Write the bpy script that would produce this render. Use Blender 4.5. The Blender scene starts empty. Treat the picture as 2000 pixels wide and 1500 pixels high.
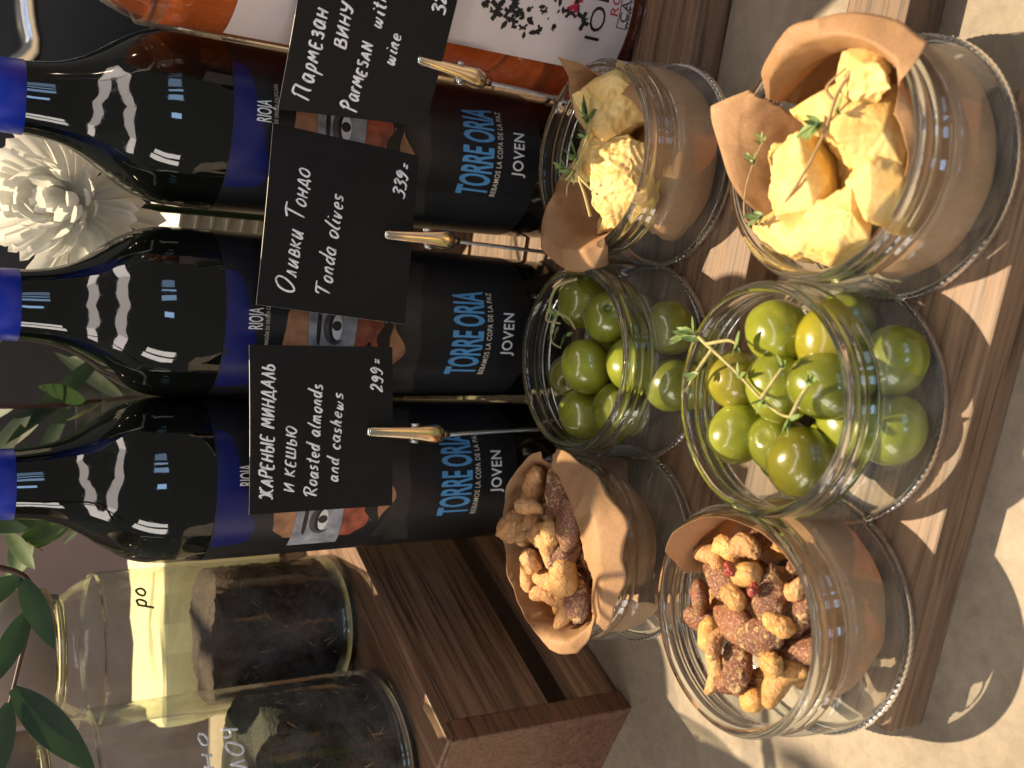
import bpy, bmesh, math, random
from mathutils import Vector, Matrix, noise, Euler
R = math.radians
S = 0.001                       # the numbers below are millimetres
rnd = random.Random(7)
scene = bpy.context.scene
COL = scene.collection

# ------------------------------------------------------------------ camera
cam = bpy.data.cameras.new('camera')
cam_o = bpy.data.objects.new('camera', cam)
COL.objects.link(cam_o)
CAM_POS = Vector((0, 0, 310.3)) * S
fw = Vector((0.0, 0.855501, -0.517801))
rt = Vector((0.999912, 0.006856, 0.011328))
up = Vector((-0.013241, 0.517756, 0.855426))
# the photograph is a portrait picture lying on its side: its right edge is the bottom
cx_, cy_, cz_ = -up, rt, -fw
cam_o.matrix_world = Matrix(((cx_.x, cy_.x, cz_.x, CAM_POS.x), (cx_.y, cy_.y, cz_.y, CAM_POS.y),
                             (cx_.z, cy_.z, cz_.z, CAM_POS.z), (0, 0, 0, 1)))
cam.sensor_width = 36
cam.lens = 36 * 2023 / 2000
cam.clip_start = 0.01
cam.clip_end = 60
cam.dof.use_dof = True
cam.dof.focus_distance = 0.45
cam.dof.aperture_fstop = 12.5
scene.camera = cam_o

# ------------------------------------------------------------------ light
world = bpy.data.worlds.new('World')
scene.world = world
world.use_nodes = True
bg = world.node_tree.nodes['Background']
bg.inputs[0].default_value = (0.62, 0.56, 0.52, 1)
bg.inputs[1].default_value = 0.25

def lamp(name, kind, loc, aim, energy, color, **kw):
    l = bpy.data.lights.new(name, kind)
    l.energy = energy
    l.color = color
    for k, v in kw.items():
        setattr(l, k, v)
    o = bpy.data.objects.new(name, l)
    COL.objects.link(o)
    o.location = loc
    d = Vector(aim) - Vector(loc)
    o.rotation_euler = d.to_track_quat('-Z', 'Y').to_euler()
    return o

SUN_DIR = Vector((0.0, -0.50, -1.0)).normalized()
aim = Vector((0.02, 0.36, 0.0))
lamp('low_sunbeam', 'SPOT', aim - SUN_DIR * 6.0, aim, 4300, (1.0, 0.79, 0.53),
     spot_size=R(24), spot_blend=0.3, shadow_soft_size=0.028)
# windows of the room behind the photographer (they show in the bottles)
for wx, ww, wz, wh, dx in ((2.1, 0.75, 0.72, 0.80, 0.0), (0.85, 0.70, 0.68, 0.85, 0.22), (-0.35, 0.36, 0.60, 0.5, 0.0)):
    for k in ((0, 1) if dx else (0,)):
        lamp('room_window', 'AREA', (wx + k * ww * 0.8, -2.6, wz), (wx + k * ww * 0.8, 0.4, 0.5),
             (5.5, 2.6)[k], (0.42, 0.66, 1.0), shape='RECTANGLE', size=ww * (0.55, 0.22)[k] if dx else ww, size_y=wh)
# tall window at the left
for k in (0, 1):
    lamp('side_window', 'AREA', (-1.5, -0.35 + 0.3 * k, 0.55), (0, 0.4, 0.12), 5.0, (1.0, 0.93, 0.84),
         shape='RECTANGLE', size=0.2, size_y=0.9)
# angular tube lamp under the ceiling (its bent bars show on the bottle shoulders)
TUBE = [Vector(p) for p in ((-1.5, 0.45, 1.62), (-1.05, -0.12, 1.62), (0.12, -0.52, 1.62), (1.25, -0.12, 1.62), (1.7, 0.45, 1.62))]
for p0, p1 in zip(TUBE[:-1], TUBE[1:]):
    mid = (p0 + p1) / 2
    o = lamp('tube_lamp', 'AREA', mid, mid - Vector((0, 0, 1)), 4.8, (1.0, 0.87, 0.80),
             shape='RECTANGLE', size=(p1 - p0).length + 0.04, size_y=0.24)
    o.rotation_euler = (0, 0, math.atan2((p1 - p0).y, (p1 - p0).x))

scene.view_settings.view_transform = 'Standard'
scene.view_settings.look = 'None'
scene.view_settings.exposure = 0.0
scene.view_settings.gamma = 1.0
scene.render.engine = 'CYCLES'
cy = scene.cycles
cy.use_denoising = True
cy.max_bounces = 14
cy.transparent_max_bounces = 32
cy.transmission_bounces = 12
cy.glossy_bounces = 6
cy.diffuse_bounces = 4
cy.sample_clamp_indirect = 4.0
cy.blur_glossy = 0.6

# ------------------------------------------------------------------ materials
class NT:
    def __init__(self, name):
        self.m = bpy.data.materials.new(name)
        self.m.use_nodes = True
        self.t = self.m.node_tree
        self.n = self.t.nodes
        self.p = self.n.get('Principled BSDF')
        self.out = self.n.get('Material Output')
    def node(self, typ, **kw):
        nd = self.n.new(typ)
        for k, v in kw.items():
            if k.startswith('i_'):
                key = k[2:]
                key = int(key) if key.isdigit() else key
                nd.inputs[key].default_value = v
            else:
                setattr(nd, k, v)
        return nd
    def link(self, a, b):
        self.t.links.new(a, b)
    def set(self, **kw):
        for k, v in kw.items():
            self.p.inputs[k.replace('_', ' ')].default_value = v
        return self
    def coord(self, kind='Object', scale=(1, 1, 1), rot=(0, 0, 0)):
        tc = self.node('ShaderNodeTexCoord')
        mp = self.node('ShaderNodeMapping')
        mp.inputs['Scale'].default_value = scale
        mp.inputs['Rotation'].default_value = rot
        self.link(tc.outputs[kind], mp.inputs[0])
        return mp.outputs[0]
    def noise(self, vec, scale, detail=5, rough=0.55, dist=0.0):
        nz = self.node('ShaderNodeTexNoise')
        nz.inputs['Scale'].default_value = scale
        nz.inputs['Detail'].default_value = detail
        nz.inputs['Roughness'].default_value = rough
        nz.inputs['Distortion'].default_value = dist
        self.link(vec, nz.inputs['Vector'])
        return nz.outputs[0]
    def ramp(self, fac, stops):
        r = self.node('ShaderNodeValToRGB')
        el = r.color_ramp.elements
        while len(el) < len(stops):
            el.new(0.5)
        for e, (p, c) in zip(el, stops):
            e.position = p
            e.color = (c[0], c[1], c[2], 1)
        self.link(fac, r.inputs[0])
        return r.outputs[0]
    def mix(self, fac, a, b, mode='MIX'):
        m = self.node('ShaderNodeMix', data_type='RGBA', blend_type=mode)
        for s, v in ((m.inputs[0], fac), (m.inputs[6], a), (m.inputs[7], b)):
            if hasattr(v, 'links'):
                self.link(v, s)
            elif isinstance(v, (int, float)):
                s.default_value = v
            else:
                s.default_value = (v[0], v[1], v[2], 1)
        return m.outputs[2]
    def bump(self, height, strength=0.3, dist=0.001):
        b = self.node('ShaderNodeBump')
        b.inputs['Strength'].default_value = strength
        b.inputs['Distance'].default_value = dist
        self.link(height, b.inputs['Height'])
        self.link(b.outputs[0], self.p.inputs['Normal'])
        return b.outputs[0]
    def base(self, sock):
        self.link(sock, self.p.inputs['Base Color'])

def plain(name, col, rough=0.5, metal=0.0, var=0.12, scale=60, bump=0.0, bscale=400, **kw):
    t = NT(name)
    v = t.coord()
    f = t.noise(v, scale)
    lo = tuple(c * (1 - var) for c in col)
    hi = tuple(min(1, c * (1 + var)) for c in col)
    t.base(t.ramp(f, [(0.3, lo), (0.7, hi)]))
    t.set(Roughness=rough, Metallic=metal)
    if bump:
        t.bump(t.noise(v, bscale), bump)
    for k, val in kw.items():
        t.p.inputs[k.replace('_', ' ')].default_value = val
    return t.m

def thin_glass(name, tint=(0.93, 0.96, 0.94), smudge=0.02, glare_veil=0.0):
    t = NT(name)
    t.n.remove(t.p)
    v = t.coord()
    lw = t.node('ShaderNodeLayerWeight')
    lw.inputs[0].default_value = 0.5
    pw = t.node('ShaderNodeMath', operation='POWER')
    t.link(lw.outputs['Facing'], pw.inputs[0])
    pw.inputs[1].default_value = 3.2
    ma = t.node('ShaderNodeMath', operation='MULTIPLY_ADD')
    t.link(pw.outputs[0], ma.inputs[0])
    ma.inputs[1].default_value = 0.75
    ma.inputs[2].default_value = 0.025
    tr = t.node('ShaderNodeBsdfTransparent')
    tr.inputs[0].default_value = (*tint, 1)
    gl = t.node('ShaderNodeBsdfGlossy')
    gl.inputs['Roughness'].default_value = 0.09
    b = t.node('ShaderNodeBump')
    b.inputs['Strength'].default_value = 0.12
    b.inputs['Distance'].default_value = 0.002
    t.link(t.noise(v, 55, 2), b.inputs['Height'])
    t.link(b.outputs[0], gl.inputs['Normal'])
    mx = t.node('ShaderNodeMixShader')
    t.link(ma.outputs[0], mx.inputs[0])
    t.link(tr.outputs[0], mx.inputs[1])
    t.link(gl.outputs[0], mx.inputs[2])
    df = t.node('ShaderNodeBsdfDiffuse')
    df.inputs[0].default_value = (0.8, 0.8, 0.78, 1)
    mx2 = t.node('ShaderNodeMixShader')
    sm = t.ramp(t.noise(v, 38, 6, 0.7), [(0.42, (glare_veil,) * 3), (0.85, (glare_veil * 1.7 + smudge * 3,) * 3)])  # even diffuse white paints reflected glare into the glass; smudge adds patchy marks
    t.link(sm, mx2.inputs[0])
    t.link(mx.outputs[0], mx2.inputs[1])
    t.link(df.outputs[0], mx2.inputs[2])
    t.link(mx2.outputs[0], t.out.inputs[0])
    return t.m

def solid_glass(name, col=(0.95, 0.985, 0.965), rough=0.0, ior=1.5):
    t = NT(name)
    t.set(Roughness=rough, IOR=ior)
    t.p.inputs['Base Color'].default_value = (*col, 1)
    t.p.inputs['Transmission Weight'].default_value = 1.0
    v = t.coord()
    t.bump(t.noise(v, 90, 2), 0.08, 0.001)
    return t.m

def wood(name, dark, light, rot=(0, 0, 0), rough=0.55, grain=1.0):
    t = NT(name)
    v = t.coord('Object', (6, 120 * grain, 120 * grain), rot)
    f1 = t.noise(v, 1.6, 8, 0.65, 0.6)
    v2 = t.coord('Object', (14, 700 * grain, 500 * grain), rot)
    f2 = t.noise(v2, 1.0, 4, 0.6)
    oi = t.node('ShaderNodeObjectInfo')
    c = t.ramp(f1, [(0.28, dark), (0.5, tuple((a + b) / 2 for a, b in zip(dark, light))), (0.72, light)])
    pores = t.ramp(f2, [(0.36, (0.32, 0.29, 0.27)), (0.50, (1, 1, 1))])
    c = t.mix(0.85, c, pores, 'MULTIPLY')
    hv = t.node('ShaderNodeHueSaturation')
    mr = t.node('ShaderNodeMapRange')
    mr.inputs[3].default_value = 0.85
    mr.inputs[4].default_value = 1.15
    t.link(oi.outputs['Random'], mr.inputs[0])
    t.link(mr.outputs[0], hv.inputs['Value'])
    t.link(c, hv.inputs['Color'])
    t.base(hv.outputs[0])
    t.link(t.ramp(f1, [(0.3, (rough - 0.1,) * 3), (0.7, (rough + 0.12,) * 3)]), t.p.inputs['Roughness'])
    t.bump(f2, 0.35, 0.0006)
    return t.m

M = {}
M['jar_wall'] = thin_glass('clear jar wall glass', glare_veil=0.032)
M['tea_wall'] = thin_glass('clear storage jar glass', (0.93, 0.95, 0.90), 0.05)
M['rose_glass'] = thin_glass('clear wine bottle glass', (0.96, 0.96, 0.94), 0.01)
M['solid_glass'] = solid_glass('thick clear glass')
M['knurl'] = solid_glass('knurled base glass', (0.90, 0.96, 0.90))

def bottle_glass():
    t = NT('dark green wine glass')
    v = t.coord()
    t.base(t.ramp(t.noise(v, 30), [(0.3, (0.0022, 0.0030, 0.0022)), (0.7, (0.0040, 0.0055, 0.0040))]))
    t.set(Roughness=0.025, IOR=1.52)
    t.p.inputs['Specular IOR Level'].default_value = 0.62
    t.link(t.ramp(t.noise(v, 420, 6, 0.75), [(0.50, (0.03,) * 3), (0.85, (0.22,) * 3)]), t.p.inputs['Roughness'])
    t.bump(t.noise(v, 34, 3, 0.5), 0.16, 0.0022)
    return t.m
M['bottle_glass'] = bottle_glass()
M['capsule'] = plain('satin cobalt capsule', (0.012, 0.042, 0.50), 0.34, 0.25, 0.08, 40)

def label_paper():
    t = NT('black label paper')
    v = t.coord('Object', (900, 900, 220))
    f = t.noise(v, 1.0, 3)
    t.base(t.ramp(f, [(0.3, (0.0065, 0.0068, 0.0085)), (0.7, (0.011, 0.0115, 0.014))]))
    t.set(Roughness=0.42)
    t.bump(f, 0.12, 0.0002)
    return t.m
M['label'] = label_paper()
M['label_blue'] = plain('printed royal blue', (0.009, 0.012, 0.10), 0.30, 0, 0.12, 300)
M['print_sky'] = plain('printed sky blue', (0.085, 0.27, 0.50), 0.4, 0, 0.06, 300)
M['print_white'] = plain('printed white', (0.72, 0.72, 0.70), 0.5, 0, 0.06, 300)
M['print_cream'] = plain('printed cream', (0.62, 0.56, 0.44), 0.5, 0, 0.06, 300)
M['print_skin'] = plain('printed skin tone', (0.36, 0.17, 0.085), 0.45, 0, 0.45, 120)
M['print_red'] = plain('printed red cheek', (0.34, 0.085, 0.045), 0.45, 0, 0.6, 130)
M['print_grey'] = plain('printed grey band', (0.30, 0.31, 0.34), 0.45, 0, 0.4, 150)
M['print_dark'] = plain('printed dark hair', (0.012, 0.011, 0.011), 0.45, 0, 0.3, 200)
M['print_shade'] = plain('printed mid grey', (0.06, 0.06, 0.065), 0.45, 0, 0.4, 260)
M['print_dim'] = plain('printed dim brown grey', (0.022, 0.020, 0.018), 0.45, 0, 0.5, 90)
M['white_edge'] = plain('torn paper edge', (0.6, 0.58, 0.53), 0.7)

def card_paper():
    t = NT('black chalk card')
    v = t.coord()
    f = t.noise(v, 22, 6, 0.7)
    sp = t.noise(v, 900, 2)
    c = t.ramp(f, [(0.35, (0.0075, 0.0070, 0.0066)), (0.75, (0.0135, 0.0130, 0.0125))])
    c = t.mix(t.ramp(sp, [(0.76, (0, 0, 0)), (0.82, (0.4, 0.4, 0.4))]), c, (0.25, 0.24, 0.22))
    t.base(c)
    t.set(Roughness=0.62)
    t.p.inputs['Specular IOR Level'].default_value = 0.22
    t.bump(t.noise(v, 600, 3), 0.1, 0.0002)
    return t.m
M['card'] = card_paper()
def chalk():
    t = NT('white chalk marker')
    v = t.coord()
    t.base(t.ramp(t.noise(v, 420, 3), [(0.28, (0.42, 0.43, 0.45)), (0.5, (0.82, 0.83, 0.85))]))
    t.set(Roughness=0.75)
    return t.m
M['chalk'] = chalk()
M['clip'] = plain('brushed nickel', (0.90, 0.82, 0.68), 0.17, 1.0, 0.06, 200)
M['wire'] = plain('twisted steel wire', (0.62, 0.61, 0.58), 0.32, 1.0, 0.1, 600)

def kraft():
    t = NT('brown parchment paper')
    v = t.coord()
    f = t.noise(v, 30, 6, 0.65)
    fib = t.noise(v, 900, 4, 0.7)
    c = t.ramp(f, [(0.3, (0.52, 0.315, 0.160)), (0.7, (0.64, 0.415, 0.230))])
    c = t.mix(0.4, c, t.ramp(fib, [(0.3, (0.6, 0.55, 0.5)), (0.7, (1.06, 1.06, 1.06))]), 'MULTIPLY')
    t.base(c)
    t.set(Roughness=0.52)
    t.p.inputs['Specular IOR Level'].default_value = 0.25
    vo = t.node('ShaderNodeTexVoronoi', feature='DISTANCE_TO_EDGE')
    vo.inputs['Scale'].default_value = 48
    wv = t.node('ShaderNodeVectorMath', operation='ADD')
    t.link(v, wv.inputs[0])
    nzv = t.node('ShaderNodeTexNoise', i_Scale=60.0)
    t.link(v, nzv.inputs['Vector'])
    sc_ = t.node('ShaderNodeVectorMath', operation='SCALE')
    sc_.inputs['Scale'].default_value = 0.012
    t.link(nzv.outputs['Color'], sc_.inputs[0])
    t.link(sc_.outputs[0], wv.inputs[1])
    t.link(wv.outputs[0], vo.inputs['Vector'])
    hs = t.node('ShaderNodeMath', operation='ADD')
    cl = t.ramp(vo.outputs['Distance'], [(0.0, (0, 0, 0)), (0.16, (1, 1, 1))])
    t.link(cl, hs.inputs[0])
    t.link(t.noise(v, 140, 6, 0.7), hs.inputs[1])
    nrm = t.bump(hs.outputs[0], 0.13, 0.0009)
    tl = t.node('ShaderNodeBsdfTranslucent')
    t.link(t.mix(0.5, c, (1.0, 0.66, 0.34), 'MULTIPLY'), tl.inputs[0])
    mx = t.node('ShaderNodeMixShader')
    mx.inputs[0].default_value = 0.42
    t.link(t.p.outputs[0], mx.inputs[1])
    t.link(tl.outputs[0], mx.inputs[2])
    t.link(mx.outputs[0], t.out.inputs[0])
    return t.m
M['kraft'] = kraft()
M['tissue'] = plain('greaseproof scrap', (0.55, 0.50, 0.42), 0.5, 0, 0.1, 60)

def olive_mat():
    t = NT('green olive skin')
    v = t.coord()
    oi = t.node('ShaderNodeObjectInfo')
    f = t.noise(v, 70, 4, 0.6)
    sp = t.noise(v, 700, 3, 0.6)
    a = t.ramp(oi.outputs['Random'], [(0.0, (0.170, 0.200, 0.016)), (0.5, (0.245, 0.285, 0.024)), (1.0, (0.320, 0.350, 0.030))])
    c = t.mix(t.ramp(f, [(0.32, (0, 0, 0)), (0.72, (1, 1, 1))]), a, t.mix(1.0, a, (0.62, 0.60, 0.6), 'MULTIPLY'))
    c = t.mix(t.ramp(sp, [(0.66, (0, 0, 0)), (0.76, (0.35, 0.35, 0.35))]), c, (0.06, 0.07, 0.012))
    t.base(c)
    t.set(Roughness=0.27)
    t.p.inputs['Subsurface Weight'].default_value = 0.28
    t.p.inputs['Subsurface Radius'].default_value = (1.0, 0.9, 0.2)
    t.p.inputs['Subsurface Scale'].default_value = 0.003
    t.p.inputs['Coat Weight'].default_value = 0.8
    t.p.inputs['Coat Roughness'].default_value = 0.09
    t.bump(t.noise(v, 180, 5, 0.65), 0.22, 0.0010)
    return t.m
M['olive'] = olive_mat()
def olive_var(name, mul):
    m = M['olive'].copy()
    m.name = name
    nt = m.node_tree
    p = nt.nodes['Principled BSDF']
    src = p.inputs['Base Color'].links[0].from_socket
    mx = nt.nodes.new('ShaderNodeMix')
    mx.data_type = 'RGBA'
    mx.blend_type = 'MULTIPLY'
    mx.inputs[0].default_value = 1
    nt.links.new(src, mx.inputs[6])
    mx.inputs[7].default_value = (*mul, 1)
    nt.links.new(mx.outputs[2], p.inputs['Base Color'])
    return m
M['olive_brown'] = olive_var('browning olive skin', (0.9, 0.76, 0.7))
M['olive_yellow'] = olive_var('yellow green olive skin', (1.55, 1.22, 0.9))

def nut_mat(name, c0, c1, crumb, amount, rough=0.45, streak=True):
    t = NT(name)
    v = t.coord()
    f = t.noise(v, 90, 5, 0.6)
    c = t.ramp(f, [(0.3, c0), (0.7, c1)])
    if streak:
        vs = t.coord('Object', (40, 520, 520))
        c = t.mix(0.65, c, t.ramp(t.noise(vs, 1.0, 3), [(0.3, (0.5, 0.45, 0.42)), (0.62, (1.15, 1.1, 1.05))]), 'MULTIPLY')
    oi = t.node('ShaderNodeObjectInfo')
    hv = t.node('ShaderNodeHueSaturation')
    mr = t.node('ShaderNodeMapRange')
    mr.inputs[3].default_value = 0.75
    mr.inputs[4].default_value = 1.25
    t.link(oi.outputs['Random'], mr.inputs[0])
    t.link(mr.outputs[0], hv.inputs['Value'])
    t.link(c, hv.inputs['Color'])
    c = hv.outputs[0]
    cr = t.noise(v, 240, 8, 0.74)
    m2 = t.ramp(cr, [(0.55 - amount, (0, 0, 0)), (0.63 - amount, (0.9, 0.9, 0.9))])
    c = t.mix(m2, c, crumb)
    fine = t.noise(v, 1500, 2)
    c = t.mix(t.ramp(fine, [(0.56, (0, 0, 0)), (0.66, (0.8, 0.8, 0.8))]), c, (0.60, 0.44, 0.27))
    t.base(c)
    t.set(Roughness=rough)
    t.p.inputs['Subsurface Weight'].default_value = 0.12
    t.p.inputs['Subsurface Scale'].default_value = 0.0015
    t.p.inputs['Subsurface Radius'].default_value = (1.0, 0.5, 0.2)
    ad = t.node('ShaderNodeMath', operation='ADD')
    t.link(m2, ad.inputs[0])
    t.link(fine, ad.inputs[1])
    t.bump(ad.outputs[0], 0.8, 0.0008)
    return t.m
M['almond'] = nut_mat('roasted almond skin', (0.15, 0.050, 0.026), (0.29, 0.115, 0.058), (0.52, 0.33, 0.15), 0.0, 0.42)
M['almond_coated'] = nut_mat('crumb coated almond', (0.12, 0.034, 0.024), (0.23, 0.080, 0.046), (0.58, 0.38, 0.18), 0.055, 0.5)
M['cashew'] = nut_mat('roasted cashew', (0.42, 0.19, 0.06), (0.58, 0.30, 0.11), (0.62, 0.42, 0.20), 0.03, 0.42, False)
M['cashew_coated'] = nut_mat('sugar coated cashew', (0.50, 0.23, 0.080), (0.64, 0.34, 0.135), (0.70, 0.44, 0.20), 0.03, 0.5, False)
M['peanut'] = nut_mat('golden roasted peanut', (0.50, 0.24, 0.06), (0.66, 0.37, 0.12), (0.66, 0.45, 0.20), -0.02, 0.34, False)
M['berry'] = nut_mat('dried red berry bit', (0.16, 0.008, 0.008), (0.30, 0.02, 0.015), (0.50, 0.30, 0.15), -0.06, 0.3, False)

def cheese_mat():
    t = NT('aged hard cheese')
    v = t.coord()
    f = t.noise(v, 60, 6, 0.62)
    g = t.noise(v, 500, 5, 0.7)
    c = t.ramp(f, [(0.3, (0.63, 0.38, 0.105)), (0.5, (0.72, 0.51, 0.19)), (0.72, (0.78, 0.605, 0.29))])
    c = t.mix(t.ramp(g, [(0.68, (0, 0, 0)), (0.78, (0.55, 0.55, 0.55))]), c, (0.90, 0.80, 0.56))
    t.base(c)
    t.set(Roughness=0.46)
    t.p.inputs['Subsurface Weight'].default_value = 0.32
    t.p.inputs['Subsurface Radius'].default_value = (1.0, 0.55, 0.16)
    t.p.inputs['Subsurface Scale'].default_value = 0.004
    t.bump(t.noise(v, 300, 9, 0.74), 0.45, 0.0013)
    return t.m
M['cheese'] = cheese_mat()
M['thyme_leaf'] = plain('thyme leaf', (0.135, 0.205, 0.060), 0.5, 0, 0.35, 500, Subsurface_Weight=0.1, Subsurface_Scale=0.001)
M['thyme_stem'] = plain('thyme stem', (0.30, 0.27, 0.11), 0.55, 0, 0.3, 300)
M['thyme_stem_brown'] = plain('woody thyme stem', (0.26, 0.17, 0.08), 0.6, 0, 0.3, 300)

M['board'] = wood('weathered brown board', (0.070, 0.041, 0.023), (0.255, 0.160, 0.096))
M['crate'] = wood('stained crate wood', (0.095, 0.049, 0.027), (0.285, 0.165, 0.098), (0, 0, 0), 0.42)
M['crate_end'] = wood('stained crate end wood', (0.070, 0.030, 0.017), (0.18, 0.085, 0.048), (0, 0, R(90)), 0.42)

def concrete():
    t = NT('pale worn concrete')
    v = t.coord()
    f = t.noise(v, 9, 8, 0.68)
    g = t.noise(v, 160, 6, 0.7)
    c = t.ramp(f, [(0.28, (0.175, 0.142, 0.104)), (0.52, (0.265, 0.222, 0.166)), (0.75, (0.345, 0.298, 0.23))])
    c = t.mix(0.55, c, t.ramp(g, [(0.3, (0.62, 0.6, 0.58)), (0.6, (1.05, 1.05, 1.05))]), 'MULTIPLY')
    vo = t.node('ShaderNodeTexVoronoi')
    vo.inputs['Scale'].default_value = 300
    t.link(v, vo.inputs['Vector'])
    c = t.mix(t.ramp(vo.outputs[0], [(0.06, (0.6, 0.6, 0.6)), (0.13, (0, 0, 0))]), c, (0.16, 0.12, 0.085))
    t.base(c)
    t.set(Roughness=0.62)
    t.bump(g, 0.35, 0.001)
    return t.m
M['concrete'] = concrete()
M['wall'] = plain('dusky pink brown wall', (0.56, 0.40, 0.34), 0.8, 0, 0.2, 3)
M['dark_panel'] = plain('black panel', (0.012, 0.012, 0.013), 0.45, 0, 0.4, 8)
M['dark_floor'] = plain('dark floor', (0.05, 0.04, 0.035), 0.6, 0, 0.3, 4)
M['chrome'] = plain('chrome tube', (0.8, 0.82, 0.85), 0.12, 1.0, 0.03, 50)
M['plate'] = plain('white stoneware', (0.74, 0.72, 0.66), 0.28, 0, 0.03, 30)
def petal_mat():
    t = NT('white petal')
    v = t.coord()
    c = t.ramp(t.noise(v, 120, 3), [(0.3, (0.70, 0.69, 0.62)), (0.7, (0.78, 0.78, 0.74))])
    t.base(c)
    t.set(Roughness=0.5)
    tl = t.node('ShaderNodeBsdfTranslucent')
    tl.inputs[0].default_value = (0.86, 0.86, 0.80, 1)
    mx = t.node('ShaderNodeMixShader')
    mx.inputs[0].default_value = 0.4
    t.link(t.p.outputs[0], mx.inputs[1])
    t.link(tl.outputs[0], mx.inputs[2])
    t.link(mx.outputs[0], t.out.inputs[0])
    return t.m
M['petal'] = petal_mat()
def leaf_mat(name, c0, c1):
    t = NT(name)
    v = t.coord()
    t.base(t.ramp(t.noise(v, 60, 4), [(0.3, c0), (0.7, c1)]))
    t.set(Roughness=0.55)
    t.p.inputs['Specular IOR Level'].default_value = 0.3
    tl = t.node('ShaderNodeBsdfTranslucent')
    tl.inputs[0].default_value = (c1[0] * 1.3, c1[1] * 1.5, c1[2], 1)
    mx = t.node('ShaderNodeMixShader')
    mx.inputs[0].default_value = 0.25
    t.link(t.p.outputs[0], mx.inputs[1])
    t.link(tl.outputs[0], mx.inputs[2])
    t.link(mx.outputs[0], t.out.inputs[0])
    return t.m
M['leaf_dark'] = leaf_mat('dark eucalyptus leaf', (0.016, 0.036, 0.018), (0.034, 0.064, 0.032))
M['leaf_light'] = leaf_mat('light eucalyptus leaf', (0.075, 0.135, 0.050), (0.15, 0.22, 0.10))
M['twig'] = plain('dark red twig', (0.055, 0.018, 0.014), 0.5, 0, 0.3, 200)
M['tea_brown'] = plain('dark brown loose tea', (0.034, 0.016, 0.010), 0.7, 0, 0.7, 320, 1.0, 700)
M['tea_black'] = plain('black green loose tea', (0.014, 0.015, 0.009), 0.7, 0, 0.7, 320, 1.0, 700)
M['tea_bit'] = plain('pale tea stalk', (0.20, 0.13, 0.07), 0.7)
M['lid'] = plain('grey brown jar lid', (0.32, 0.26, 0.21), 0.55, 0, 0.12, 40)
def cream_mat():
    t = NT('translucent cream stand-in')
    v = t.coord()
    t.base(t.ramp(t.noise(v, 30), [(0.3, (0.70, 0.64, 0.36)), (0.7, (0.80, 0.75, 0.46))]))
    t.set(Roughness=0.8)
    tl = t.node('ShaderNodeBsdfTranslucent')
    tl.inputs[0].default_value = (0.95, 0.92, 0.66, 1)
    mx = t.node('ShaderNodeMixShader')
    mx.inputs[0].default_value = 0.15
    t.link(t.p.outputs[0], mx.inputs[1])
    t.link(tl.outputs[0], mx.inputs[2])
    t.link(mx.outputs[0], t.out.inputs[0])
    return t.m
M['cream'] = cream_mat()
M['ink'] = plain('dark glass marker', (0.03, 0.03, 0.028), 0.5)
def wine_mat():
    t = NT('amber pink wine')
    v = t.coord()
    t.base(t.ramp(t.noise(v, 12, 2), [(0.3, (0.40, 0.085, 0.016)), (0.7, (0.54, 0.15, 0.035))]))
    t.set(Roughness=0.02, IOR=1.34)
    t.p.inputs['Transmission Weight'].default_value = 0.62
    t.p.inputs['Coat Weight'].default_value = 0.6
    t.p.inputs['Coat Roughness'].default_value = 0.03
    return t.m
M['rose_wine'] = wine_mat()
M['rose_label'] = plain('pinkish white label paper', (0.62, 0.53, 0.50), 0.42, 0, 0.05, 60)
M['print_black'] = plain('printed black', (0.012, 0.012, 0.012), 0.45, 0, 0.1, 300)
M['print_crimson'] = plain('printed crimson', (0.42, 0.012, 0.045), 0.42, 0, 0.1, 300)

# ------------------------------------------------------------------ mesh helpers (millimetres in, metres out)
def mesh_obj(name, verts, faces, mat, parent=None, smooth=True, loc=(0, 0, 0), mats=None, fmat=None):
    me = bpy.data.meshes.new(name)
    me.from_pydata([(v[0] * S, v[1] * S, v[2] * S) for v in verts], [], faces)
    for m in (mats or [mat]):
        me.materials.append(M[m])
    if fmat:
        me.polygons.foreach_set('material_index', fmat)
    if smooth:
        me.polygons.foreach_set('use_smooth', [True] * len(me.polygons))
    me.update()
    o = bpy.data.objects.new(name, me)
    COL.objects.link(o)
    if parent is not None:
        o.parent = parent
    o.location = [c * S for c in loc]
    return o

def bm_obj(name, bm, mat, parent=None, smooth=False, loc=(0, 0, 0)):
    me = bpy.data.meshes.new(name)
    bmesh.ops.scale(bm, vec=(S, S, S), verts=bm.verts)
    bmesh.ops.recalc_face_normals(bm, faces=bm.faces)
    bm.to_mesh(me)
    bm.free()
    me.materials.append(M[mat])
    if smooth:
        me.polygons.foreach_set('use_smooth', [True] * len(me.polygons))
    o = bpy.data.objects.new(name, me)
    COL.objects.link(o)
    if parent is not None:
        o.parent = parent
    o.location = [c * S for c in loc]
    return o

def tag(o, label=None, cat=None, group=None, kind=None):
    if label: o['label'] = label
    if cat: o['category'] = cat
    if group: o['group'] = group
    if kind: o['kind'] = kind
    return o

def thing(name, loc, label, cat, group=None, rot=(0, 0, 0)):
    e = bpy.data.objects.new(name, None)
    e.empty_display_size = 0.01
    COL.objects.link(e)
    e.location = [c * S for c in loc]
    e.rotation_euler = rot
    return tag(e, label, cat, group)

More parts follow.
